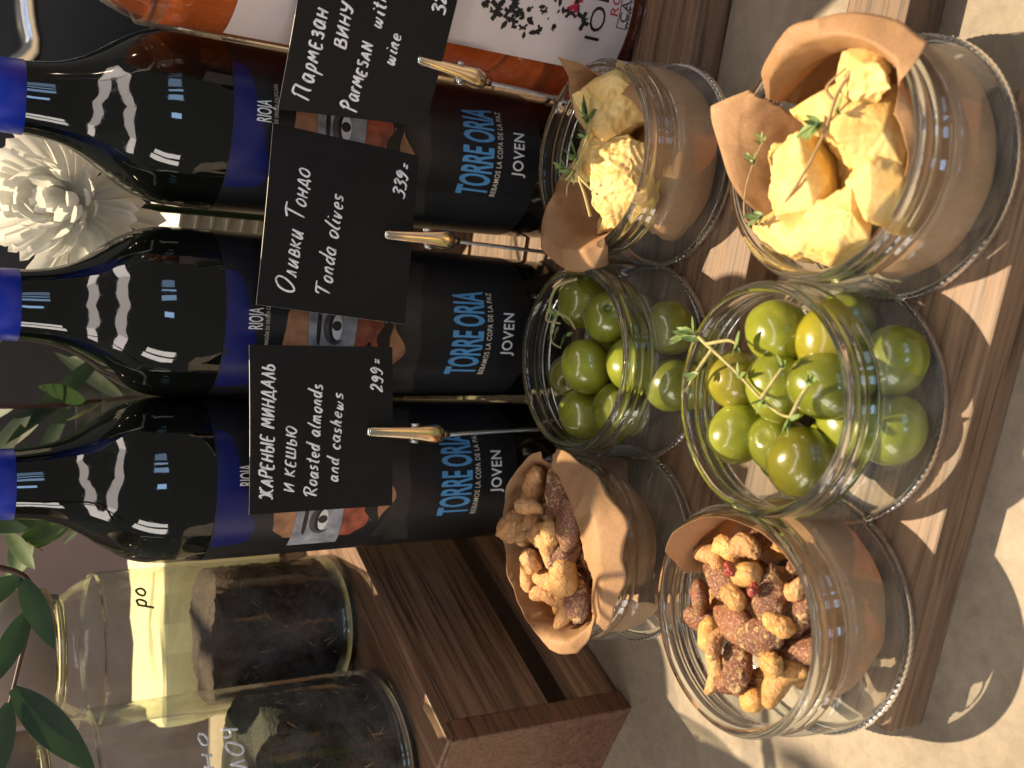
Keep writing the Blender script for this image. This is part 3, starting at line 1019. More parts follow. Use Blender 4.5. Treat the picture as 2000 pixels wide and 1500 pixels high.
# paper bag jar
put('BN', 'cashew', -47.5, 404.0, 53, (25, 10, 150), 1.25, 1.0, 'cashew_coated', 'lumpy amber cashew next to the upright paper edge under the black card')
put('BN', 'peanut', -67.6, 422.0, 53, (10, 0, 120), 1.45, 1.2, 'cashew_coated', 'round sugar crusted nut rising highest from the paper bag')
put('BN', 'cashew', -60.0, 411.0, 51, (50, 20, 40), 1.15, 1.0, 'cashew_coated')
put('BN', 'almond', -50.0, 384.5, 52, (20, -10, 20), 1.15, 1.1, 'almond_coated', 'red and brown crusted almond under the wide paper flap')
put('BN', 'cashew', -72.5, 391.0, 56, (15, 5, 60), 1.35, 1.1, 'cashew_coated', 'big tan cashew lying across the middle of the paper bag')
put('BN', 'cashew', -86.2, 409.5, 52, (35, 10, 170), 1.2, 0.9, 'cashew_coated')
put('BN', 'peanut', -84.1, 377.5, 54, (10, 15, 35), 1.4, 0.15, None, 'large smooth golden peanut in the sunlit corner of the paper bag')
put('BN', 'almond', -61.5, 375.5, 53, (15, 5, 165), 1.35, 0.4, 'almond', 'long dark almond lying along the wide paper flap')
put('BN', 'cashew', -90.5, 394.2, 51, (60, 10, 80), 1.2, 1.0, 'cashew_coated')
put('BN', 'almond', -93.5, 374.5, 49, (25, 10, 30), 1.1, 0.9, 'almond_coated')
put('BN', 'cashew', -100.5, 386.5, 49, (20, 10, 10), 1.05, 0.6, 'cashew_coated')
put('BN', 'almond', -57.7, 394.8, 48, (30, 0, 100), 1.1, 0.8, 'almond_coated')
put('BN', 'almond', -78.5, 414.0, 46, (10, 0, 60), 1.0, 0.4)
for k in range(18):
    a, r_ = k * 2.39996, 27 * math.sqrt((k % 9 + 0.5) / 9)
    kd = ('almond', 'cashew', 'peanut')[k % 3]
    put('BN', kd, -75 + r_ * math.cos(a), 397 + r_ * math.sin(a), 26 if k < 9 else 39, [rnd.uniform(0, 360) for _ in range(3)], 1.0, 0.6)

def cheese(x, y, z, dims, rot, label, seed, cut=0.15):
    r = random.Random(seed)
    bm = bmesh.new()
    dx, dy, dz = dims
    for k in range(15):
        zc = 1 - 2 * (k + 0.5) / 15
        a = k * 2.4 + r.uniform(-.5, .5)
        q = math.sqrt(1 - zc * zc)
        w = r.uniform(1 - cut * 2.2, 1.08) * 0.60
        v3 = Vector((q * math.cos(a), q * math.sin(a), zc))
        w /= max(abs(v3.x), abs(v3.y), abs(v3.z)) ** (0.85 if cut < 0.12 else 0.6)
        bm.verts.new((v3.x * dx * w, v3.y * dy * w, v3.z * dz * w))
    bmesh.ops.convex_hull(bm, input=bm.verts[:])
    for v in [v for v in bm.verts if not v.link_faces]:
        bm.verts.remove(v)
    bmesh.ops.triangulate(bm, faces=bm.faces[:])
    for it in range(7):
        es = [e for e in bm.edges if e.calc_length() > 1.15]
        if not es or len(bm.verts) > 9000:
            break
        bmesh.ops.subdivide_edges(bm, edges=es, cuts=1)
        bmesh.ops.triangulate(bm, faces=[f for f in bm.faces if len(f.verts) > 3])
    for v in bm.verts:           # a little rounding of the edges
        pass
    bmesh.ops.smooth_vert(bm, verts=bm.verts[:], factor=0.5, use_axis_x=True, use_axis_y=True, use_axis_z=True)
    bm.normal_update()
    sd = Vector((seed * 3.1, seed * 1.7, seed * 0.9))
    off = {}
    bd = Vector((r.uniform(-1, 1), r.uniform(-1, 1), r.uniform(-0.8, 0.3))).normalized()
    for v in bm.verts:
        p = v.co
        F = noise.voronoi(p * 0.11 + sd)[0]
        k = 0.5 * (F[0] - 0.45) + 1.1 * noise.noise(p * 0.08 + sd)
        rg = abs(noise.noise(p * 0.19 + sd * 1.3))
        k -= 0.35 * max(0.0, 0.18 - rg) / 0.18 * (1 if noise.noise(p * 0.05 + sd) > -0.1 else 0.2)
        gate = max(0.0, noise.noise(p * 0.07 + sd * 2) + 0.25)
        tr = noise.noise(p * 0.085 + sd * 0.7) * 3.2 + 0.35 * noise.noise(p * 0.4 + sd)
        fl_ = math.floor(tr)
        q_ = min(1.0, max(0.0, (tr - fl_ - 0.72) / 0.28))
        rough = min(1.0, max(0.0, (v.normal.dot(bd) + 0.25) * 2.2))
        k += 0.95 * rough * (fl_ + q_ * q_ * (3 - 2 * q_))
        k += rough * gate * (1.0 * noise.noise(p * 0.38 + sd) + 0.7 * noise.noise(p * 0.95 + sd)) + 0.10 * noise.noise(p * 1.3 + sd)
        off[v] = v.normal * k
    for v, d in off.items():
        v.co += d
    o = bm_obj('cheese_chunk', bm, 'cheese', smooth=True, loc=(x, y, z))
    o.rotation_euler = [R(a) for a in rot]
    tag(o, label, 'cheese', 'hard cheese chunks in the jars')
    return o
# the jar on the board edge
cheese(89, 232, 37, (45, 31, 25), (8, 12, 60), 'large craggy cheese chunk under the folded parchment at the board edge', 3)
cheese(73, 257, 37, (36, 25, 20), (-10, 8, 20), 'flat cheese chunk under the thin curved thyme stem at the board edge', 5)
cheese(55.5, 242, 37, (20, 37, 17), (-14, 4, 12), 'long cheese slab with a paler face pointing over the olive jar side', 8, 0.08)
cheese(55, 263.5, 34, (23, 20, 16), (10, -12, 40), 'small flat topped cheese wedge beside the long cheese slab', 11, 0.10)
cheese(64, 223, 33, (30, 20, 26), (12, -4, 20), 'golden cheese piece pressed against the front wall of its jar', 14)
cheese(100, 226, 43, (26, 18, 12), (15, 20, 100), 'thin pale cheese rind tucked beneath the parchment fold', 17, 0.1)
cheese(80, 244, 18, (44, 40, 20), (0, 0, 15), 'broad cheese chunk at the bottom of the jar on the board edge', 19)
# the jar by the pink bottle
cheese(119, 368, 38, (32, 38, 30), (6, 10, 30), 'big crumbly cheese chunk below the paper point by the pink bottle', 23)
cheese(103, 376, 38, (20, 28, 24), (-12, -14, 60), 'sharp cheese wedge standing beside the little thyme tuft', 29, 0.2)
cheese(89, 360, 35, (36, 27, 24), (8, 0, 6), 'smooth square cut cheese block with a straight thyme stem across', 31, 0.07)
cheese(76, 369, 30, (20, 32, 19), (-10, 10, 25), 'narrow cheese piece beside the curled parchment strip', 37, 0.12)
cheese(102, 374, 16, (44, 42, 18), (0, 0, 40), 'broad cheese chunk at the bottom of the jar by the pink bottle', 41)

# thyme
def leaf_mesh(name, L, W, mat, curl=0.15, fold=0.25, n=8):
    vs, fs = [], []
    for i in range(n + 1):
        t = i / n
        w = W / 2 * math.sin(math.pi * min(1, t * 0.96 + 0.04)) ** 0.75 * (1.08 - 0.35 * t)
        z = L * curl * t * t
        for s in (-1, -0.5, 0, 0.5, 1):
            vs.append((L * t, w * s, z + abs(s) * w * fold))
    for i in range(n):
        for k in range(4):
            a = i * 5 + k
            fs.append((a, a + 1, a + 6, a + 5))
    me = bpy.data.meshes.new(name)
    me.from_pydata([(a * S, b * S, c * S) for a, b, c in vs], [], fs)
    me.materials.append(M[mat])
    me.polygons.foreach_set('use_smooth', [True] * len(me.polygons))
    return me
THY = [leaf_mesh('leaf', 7.6, 2.5, 'thyme_leaf', 0.12), leaf_mesh('leaf', 5.6, 2.3, 'thyme_leaf', 0.25), leaf_mesh('leaf', 10.5, 4.2, 'thyme_leaf', 0.1)]
def put_leaf(parent, me, p, d, upv=(0, 0, 1), sc=1.0):
    o = bpy.data.objects.new('leaf', me)
    COL.objects.link(o)
    o.parent = parent
    d = Vector(d).normalized()
    y = Vector(upv).cross(d)
    y = y.normalized() if y.length > 1e-4 else Vector((0, 1, 0))
    z = d.cross(y)
    o.matrix_local = Matrix.Translation(Vector(p) * S) @ Matrix((d, y, z)).transposed().to_4x4() @ Matrix.Scale(sc, 4)
    return o
def sprig(label, base, stems, tufts, stem_mat='thyme_stem', rad=0.55):
    t = thing('thyme_sprig', base, label, 'thyme')
    b = Vector(base)
    for pts in stems:
        path = cr([Vector(p) - b for p in pts], 8)
        vs, fs = tube(path, lambda q: 1.3 * rad * (1.0 - 0.45 * q), 6)
        mesh_obj('stem', vs, fs, stem_mat, t)
    for (p, d, n, size, which) in tufts:
        p = Vector(p) - b
        d = Vector(d).normalized()
        for k in range(n):
            a = k * 2.4
            s1 = d.orthogonal().normalized()
            s2 = d.cross(s1)
            spread = 0.55 + 0.5 * rnd.random()
            dd = d * (0.5 + 0.5 * rnd.random()) + (s1 * math.cos(a) + s2 * math.sin(a)) * spread
            if dd.z < -0.3: dd.z *= -0.4
            q = p - d * (k * 0.55) + Vector((0, 0, 0.4))
            put_leaf(t, THY[which if k % 3 else 1], q, dd, (0.1, 0.2, 1), size * rnd.uniform(0.75, 1.15))
    return t
# across the olives (positions follow the sprig seen in the picture)
sprig('long forked thyme sprig lying across the sunlit olives', (0, 270, 40), [
    [(21, 305, 44), (16, 297, 45), (11, 287, 47), (4, 276, 47.5), (-4, 266, 47), (-9, 257, 47), (-10, 249, 49.5)],
    [(14, 293, 45.5), (6, 303, 44), (-2, 312, 42)],
    [(16, 297, 45), (17, 284, 46), (15, 278, 47)],
    [(-10, 250, 49), (-2, 244, 50), (3, 239, 50)],
    [(-4, 266, 47), (2, 259, 48.5), (8, 253, 49)]],
    [((21, 305, 44.5), (0.7, 0.55, 0.3), 9, 1.05, 0), ((20, 311, 43), (-0.3, 1, 0.1), 3, 1.0, 0), ((14, 278, 47.5), (0.2, -1, 0.2), 4, 1.0, 0),
     ((4, 303, 44.5), (-0.5, 0.8, 0.1), 4, 0.8, 1), ((4, 276, 48), (0.6, -0.4, 0.3), 3, 0.9, 0), ((-5, 264, 48), (-0.7, -0.3, 0.2), 3, 1.0, 0),
     ((3, 240, 50.5), (0.6, -0.8, 0.2), 6, 0.8, 1), ((8, 253, 49.5), (0.7, -0.5, 0.3), 5, 0.75, 1), ((-11, 249, 50), (-0.5, -0.7, 0.1), 3, 1.0, 0)], rad=0.65)
sprig('small looped thyme sprig tucked between the shaded olives', (30, 395, 40), [
    [(48, 386, 43), (45, 398, 46), (36, 402, 47), (33, 396, 47), (27, 400, 47), (20, 403, 45), (17, 397, 44)],
    [(33, 396, 47), (30, 388, 46), (25, 384, 45)], [(36, 402, 47), (30, 403, 48), (28, 394, 46.5)]],
    [((33, 398, 47.5), (0.2, 0.8, 0.3), 9, 0.7, 1), ((24, 398, 46), (-0.4, -0.5, 0.2), 4, 1.0, 0), ((22, 390, 45.5), (-0.6, -0.6, 0), 4, 0.9, 0)], rad=0.62)
sprig('leafy thyme tuft on the cheese by the pink bottle', (98, 372, 46), [
    [(74, 372, 46), (84, 374, 48), (92, 376, 50), (98, 374, 52), (106, 366, 53), (114, 362, 54)],
    [(98, 374, 52), (95, 384, 52), (99, 390, 52)], [(92, 376, 50), (86, 368, 50), (82, 363, 49)], [(96, 375, 51), (90, 384, 50), (85, 388, 48)]],
    [((100, 373, 53), (0.3, -0.6, 0.5), 6, 0.95, 2), ((97, 384, 53), (0.1, 1, 0.2), 5, 0.8, 1), ((114, 362, 54.5), (0.7, -0.6, 0.2), 7, 0.95, 2),
     ((107, 366, 53.5), (0.4, 0.6, 0.3), 4, 0.8, 1), ((94, 379, 51.5), (-0.6, 0.6, 0.1), 5, 0.95, 0)], rad=0.55)
sprig('thin bent thyme stem with a few leaves on the cheese at the board edge', (73, 250, 46), [
    [(101, 224, 50), (94, 230, 51), (84, 235, 50.5), (74, 243, 49.5), (64, 254, 48), (58, 266, 46), (60, 275, 46.5), (70, 274, 48), (80, 268, 49.5), (86, 263, 50)],
    [(92, 231, 51), (97, 234, 51.5), (101, 226, 52)]],
    [((86, 238, 51.5), (-0.2, 0.7, 0.4), 5, 1.05, 2), ((88, 229, 51.5), (0.1, -1, 0.2), 4, 0.8, 0), ((60, 268, 47), (-0.4, 0.6, 0.2), 5, 0.85, 0),
     ((80, 268, 50), (0.8, -0.1, 0.2), 5, 0.8, 0), ((86, 263, 50.5), (0.8, -0.5, 0.2), 4, 0.8, 1)], 'thyme_stem_brown', 0.45)

# ------------------------------------------------------------------ wine bottles
BOT = [(0, 35.4), (1.0, 36.4), (3, 37.2), (30, 37.5), (100, 38.1), (185, 39.0), (198, 39.0), (206, 38.4), (213, 36.8), (220, 33.8), (227, 29.3),
       (233, 24.8), (239, 21.0), (245, 18.3), (252, 16.4), (262, 15.2), (275, 14.7), (300, 14.2), (304, 14.2), (304.5, 15.6), (311, 15.6), (311.5, 14.6), (317, 14.5), (318, 13.6)]
def bot_r(z):
    for (a, ra), (b, rb) in zip(BOT[:-1], BOT[1:]):
        if z <= b:
            return ra + (rb - ra) * (z - a) / (b - a)
    return BOT[-1][1]
def smooth_profile(zr, n=5):
    pts = cr([Vector((r, z, 0)) for z, r in zr], n)
    return [(max(0.02, p.x), p.y) for p in pts]

def patch(outline_top, outline_bot, rad, az, proud, n=40, m=4):
    """printed band between two curves y(x); outline: list of (x, z) sharing x's"""
    def ev(o, x):
        for (a, za), (b, zb) in zip(o[:-1], o[1:]):
            if x <= b:
                f = (x - a) / (b - a) if b > a else 0
                f = f * f * (3 - 2 * f)
                return za + (zb - za) * f
        return o[-1][1]
    x0, x1 = outline_top[0][0], outline_top[-1][0]
    vs, fs = [], []
    for i in range(n + 1):
        x = x0 + (x1 - x0) * i / n
        zt, zb = ev(outline_top, x), ev(outline_bot, x)
        for j in range(m + 1):
            z = zb + (zt - zb) * j / m
            r = rad(z) + proud
            a = az + x / r
            vs.append((r * math.cos(a), r * math.sin(a), z))
    for i in range(n):
        for j in range(m):
            a = i * (m + 1) + j
            fs.append((a, a + m + 1, a + m + 2, a + 1))
    return vs, fs

def wine_bottle(x, y, az_deg, label):
    t = thing('wine_bottle', (x, y, 0), label, 'bottle', 'dark wine bottles with blue capsules')
    az = R(az_deg)
    prof = smooth_profile([q for q in BOT if q[0] <= 304], 3)
    vs, fs = lathe([(0.02, 3.0), (25, 2.0), (31, 0.3)] + prof, 128)
    mesh_obj('glass', vs, fs, 'bottle_glass', t)
    cap = [(r + 0.45, z) for z, r in BOT if z >= 275]
    cap = [(bot_r(262.3) + 0.1, 262.0), (bot_r(262.3) + 0.42, 262.2)] + cap + [(0.02, 318.4)]
    vs, fs = lathe(cap, 72)
    mesh_obj('capsule', vs, fs, 'capsule', t)
    # label sheet, 210 degrees round, slightly wavy top edge
    n = 110
    half = R(112)
    vs, fs = [], []
    zz = [27 + (184 - 27) * k / 12 for k in range(13)]
    for i in range(n + 1):
        a = az - half + 2 * half * i / n
        for k, z in enumerate(zz):
            r = bot_r(z) + 0.14 + (0.35 * max(0, noise.noise(Vector((i * 0.16, x * 0.1, 2)))) if k == 12 else 0)
            vs.append((r * math.cos(a), r * math.sin(a), z))
    for i in range(n):
        for k in range(12):
            a = i * 13 + k
            fs.append((a, a + 13, a + 14, a + 1))
    lab = mesh_obj('label', vs, fs, 'label', t)
    # blue band with a wandering lower edge
    top = [(-33, 183.4), (0, 183.6), (26, 183.4)]
    bot = [(-33, 177), (-31, 167), (-22, 165), (-8, 169.5), (4, 172), (14, 174.5), (22, 176), (25, 178), (26, 182.6)]
    vs, fs = patch(top, bot, bot_r, az, 0.26, 60, 3)
    mesh_obj('blue_band', vs, fs, 'label_blue', lab)
    def line(body, w, h, z, x0, mat, bold=0.0, sp=1.0, proud=0.34):
        pts, f = fit_text(body, w, h, bold, sp)
        mesh_obj('lettering', wrap([(a + x0, b) for a, b in pts], bot_r, az, z, proud), f, mat, lab, smooth=False)
    line('RIOJA', 9.6, 6.4, 167.4, 4.0, 'print_white', 0.012)
    line('DENOMINACIÓN DE ORIGEN CALIFICADA', 31.0, 1.75, 164.2, 1.5, 'print_cream', 0.008, 1.15)
    line('TORRE ORIA', 44.5, 16.8, 54.5, 0.5, 'print_sky', 0.024, 0.96)
    line('BEBAMOS LA COPA DE LA PAZ', 44.0, 2.9, 49.2, 0.5, 'print_cream', 0.010, 1.12)
    line('JOVEN', 22.0, 6.1, 36.6, 1.2, 'print_white', 0.014, 1.1)
    # printed portrait strip: forehead, grey band with an eye, cheek, moustache, jaw
    P = []
    def pr(mat, top, bot, proud, n=24):
        vs, fs = patch(top, bot, bot_r, az, proud, n, 3)
        P.append((vs, fs, mat))
    pr('print_skin', [(-30, 150), (-24, 156), (-9, 157.5), (6, 156), (15, 150)], [(-30, 146), (15, 146)], 0.28)
    pr('print_grey', [(-37, 146.2), (-9, 145.8), (20, 146.2)], [(-37, 121.5), (-9, 123), (20, 121)], 0.30)
    pr('print_red', [(-31, 121.5), (-9, 123), (15, 121)], [(-31, 116), (-24, 109), (-9, 107), (8, 109), (15, 116)], 0.28)
    pr('print_skin', [(-22, 108), (-9, 107), (5, 108)], [(-21, 103), (-9, 96), (4, 103)], 0.27)
    for ex in (-20, 1.5):
        def ell(mat, cx, cz, w, h, proud, hb=None):
            xs = [-math.cos(math.pi * q / 12) for q in range(13)]
            pr(mat, [(cx + w * q, cz + h * math.sqrt(max(0, 1 - q * q))) for q in xs],
               [(cx + w * q, cz - (h if hb is None else hb) * math.sqrt(max(0, 1 - q * q))) for q in xs], proud)
        ell('print_shade', ex, 132.5, 8.5, 6.5, 0.33, 5.0)
        ell('print_grey', ex + 0.5, 131.0, 6.8, 3.0, 0.35, 4.6)
        ell('print_dark', ex, 140.5, 9.0, 1.6, 0.35, 0.6)
        ell('print_dark', ex, 132.6, 6.8, 3.8, 0.37, 1.0)
        ell('print_white', ex, 132.0, 6.0, 2.7, 0.41, 2.2)
        ell('print_dark', ex + 0.6, 132.4, 2.3, 2.3, 0.45)
    pr('print_dark', [(-23, 107), (-15, 112), (-9, 110), (-3, 112), (6, 107)], [(-23, 103), (-15, 105), (-9, 104.5), (-3, 105), (6, 103)], 0.33)
    pr('print_dark', [(-13, 116), (-9, 118), (-5, 116)], [(-13, 114.5), (-9, 114), (-5, 114.5)], 0.33)
    pr('print_dim', [(-34, 104), (-9, 97), (10, 104)], [(-34, 90), (-9, 88), (10, 90)], 0.25)
    pr('print_dim', [(-40, 96), (-20, 100), (0, 93), (20, 100), (40, 96)], [(-40, 82), (-20, 88), (0, 90), (20, 88), (40, 82)], 0.25)
    V, F, FM, ms = [], [], [], []
    for vs, fs, mat in P:
        if mat not in ms: ms.append(mat)
        b = len(V)
        V += vs
        F += [tuple(q + b for q in f) for f in fs]
        FM += [ms.index(mat)] * len(fs)
    mesh_obj('portrait_print', V, F, None, lab, True, mats=ms, fmat=FM)
    return t
wine_bottle(-46.5, 499.0, 270, 'dark red wine bottle behind the almonds price card, beside the tea jars')
wine_bottle(31.0, 488.7, 259, 'dark red wine bottle standing between the two other blue capped bottles')
wine_bottle(118.0, 481.0, 263.5, 'dark red wine bottle next to the pink wine and the white flower')

# ---- pink wine
RB = [(0, 43.0), (1.5, 45.2), (5, 46.6), (12, 47.0), (205, 47.0), (216, 46.2), (228, 43.6), (240, 38.6), (252, 31.5), (264, 24.5), (278, 19.0), (300, 16.2), (335, 15.0)]
def rose_r(z):
    for (a, ra), (b, rb) in zip(RB[:-1], RB[1:]):
        if z <= b:
            return ra + (rb - ra) * (z - a) / (b - a)
    return RB[-1][1]
rb = thing('rose_bottle', (192.5, 438, 0), 'clear bottle of orange pink wine with a white butterfly label', 'bottle')
vs, fs = lathe([(0.02, 2.0), (34, 1.2), (40, 0.2)] + smooth_profile(RB, 4), 112)
mesh_obj('glass', vs, fs, 'rose_glass', rb)
inner = [(max(0.02, r - 2.2), z if z > 6 else z + 4) for r, z in smooth_profile([q for q in RB if q[0] <= 262], 3)]
vs, fs = lathe([(0.02, 5.5)] + inner + [(0.02, inner[-1][1])], 96)
mesh_obj('wine', vs, fs, 'rose_wine', rb)
raz = R(262)
def rpatch(name, top, bot, mat, proud, par, n=50, m=10):
    vs, fs = patch(top, bot, rose_r, raz, proud, n, m)
    return mesh_obj(name, vs, fs, mat, par)
rl = rpatch('label', [(-41, 108), (44, 108)], [(-41, 8), (44, 8)], 'rose_label', 0.25, rb)
rpatch('label_top', [(-64, 191), (60, 191)], [(-64, 108), (60, 108)], 'rose_label', 0.25, rb)
def rline(body, w, h, z, x0, mat, bold=0.0, sp=1.0):
    pts, f = fit_text(body, w, h, bold, sp)
    mesh_obj('lettering', wrap([(a + x0, b) for a, b in pts], rose_r, raz, z, 0.45), f, mat, rl, smooth=False)
rline('IONOS', 50, 8.4, 22.5, 0, 'print_black', -0.004, 1.05)
rline('RODITIS', 30, 4.4, 16.2, 3, 'print_crimson', 0, 1.05)
rline('CAVINO', 28, 4.2, 9.9 + 0.6, 0, 'print_black', 0.0, 1.1)
rline('WINE OF GREECE', 34, 2.2, 7.0 - 0.2 + 1.6, 0, 'print_black', 0.004, 1.1)
for (a, b, c, d) in ((-17, 17, 15.4, 15.0), (-17, 17, 9.9 + 0.1, 9.6 + 0.1)):
    rpatch('rule', [(a, c), (b, c)], [(a, d), (b, d)], 'print_black', 0.42, rl, 20, 1)
for xx in (-17, 16.7):
    rpatch('rule', [(xx, 15.4), (xx + 0.3, 15.4)], [(xx, 9.7), (xx + 0.3, 9.7)], 'print_black', 0.42, rl, 1, 2)
# butterflies and leaves of the printed tree
def blob(pts, x, z, sc, ang):
    ca, sa = math.cos(ang), math.sin(ang)
    return [(x + sc * (a * ca - b * sa), z + sc * (a * sa + b * ca)) for a, b in pts]
BUTTER = [(0, -1), (0.25, -0.2), (0.9, -0.95), (1.25, -0.35), (0.85, 0.05), (1.7, 0.75), (1.15, 1.25), (0.2, 0.35), (0, 0.6),
          (-0.2, 0.35), (-1.15, 1.25), (-1.7, 0.75), (-0.85, 0.05), (-1.25, -0.35), (-0.9, -0.95), (-0.25, -0.2)]
LEAFP = [(0, -1), (0.42, -0.4), (0.5, 0.15), (0.25, 0.7), (0, 1.1), (-0.25, 0.7), (-0.5, 0.15), (-0.42, -0.4)]
DOT = [(0.5 * math.cos(k * math.pi / 4), 0.5 * math.sin(k * math.pi / 4)) for k in range(8)]
rp = random.Random(5)
marks = {'print_black': ([], []), 'print_crimson': ([], [])}
def mark(shape, x, z, sc, ang, mat):
    vs, fs = marks[mat]
    b = len(vs)
    pts = blob(shape, x, z, sc, ang)
    cxm, czm = sum(p[0] for p in pts) / len(pts), sum(p[1] for p in pts) / len(pts)
    vs += wrap(pts + [(x, z)], rose_r, raz, 0, 0.42 + 0.0015 * (b % 97))
    n = len(pts)
    fs += [(b + k, b + (k + 1) % n, b + n) for k in range(n)]
for k in range(120):
    a, rr = rp.uniform(0, 2 * math.pi), 25 * math.sqrt(rp.random())
    mark(rp.choice([LEAFP, LEAFP, DOT, DOT, BUTTER]), -8 + rr * math.cos(a), 66 + rr * 1.15 * math.sin(a), rp.uniform(0.9, 2.5), rp.uniform(0, 6.3), 'print_black')
for x, z, s_, a in ((-10, 92, 3.2, 0.5), (4, 78, 3.4, -0.5), (-5, 60, 2.8, 0.4), (10, 56, 2.6, 0.2), (-11, 40, 3.0, -0.3), (13, 88, 2.6, 0.9)):
    mark(BUTTER, x, z, s_, a, 'print_crimson')
for x, z, s_, a in ((-17, 34, 2.8, 0.5), (-21, 79, 3.0, 0.3), (-24, 70, 2.2, 0.9), (-22, 166, 3.2, 0.2), (-14, 176, 3.0, -0.3), (-6, 160, 2.6, 0.3), (-33, 154, 3.0, 0.6)):
    mark(BUTTER, x, z, s_, a, 'print_black')
mark(BUTTER, -19, 171, 1.8, 0.8, 'print_crimson')
for k, (vs, fs) in marks.items():
    tag(mesh_obj('tree_print', vs, fs, k, rl, False), kind='stuff')

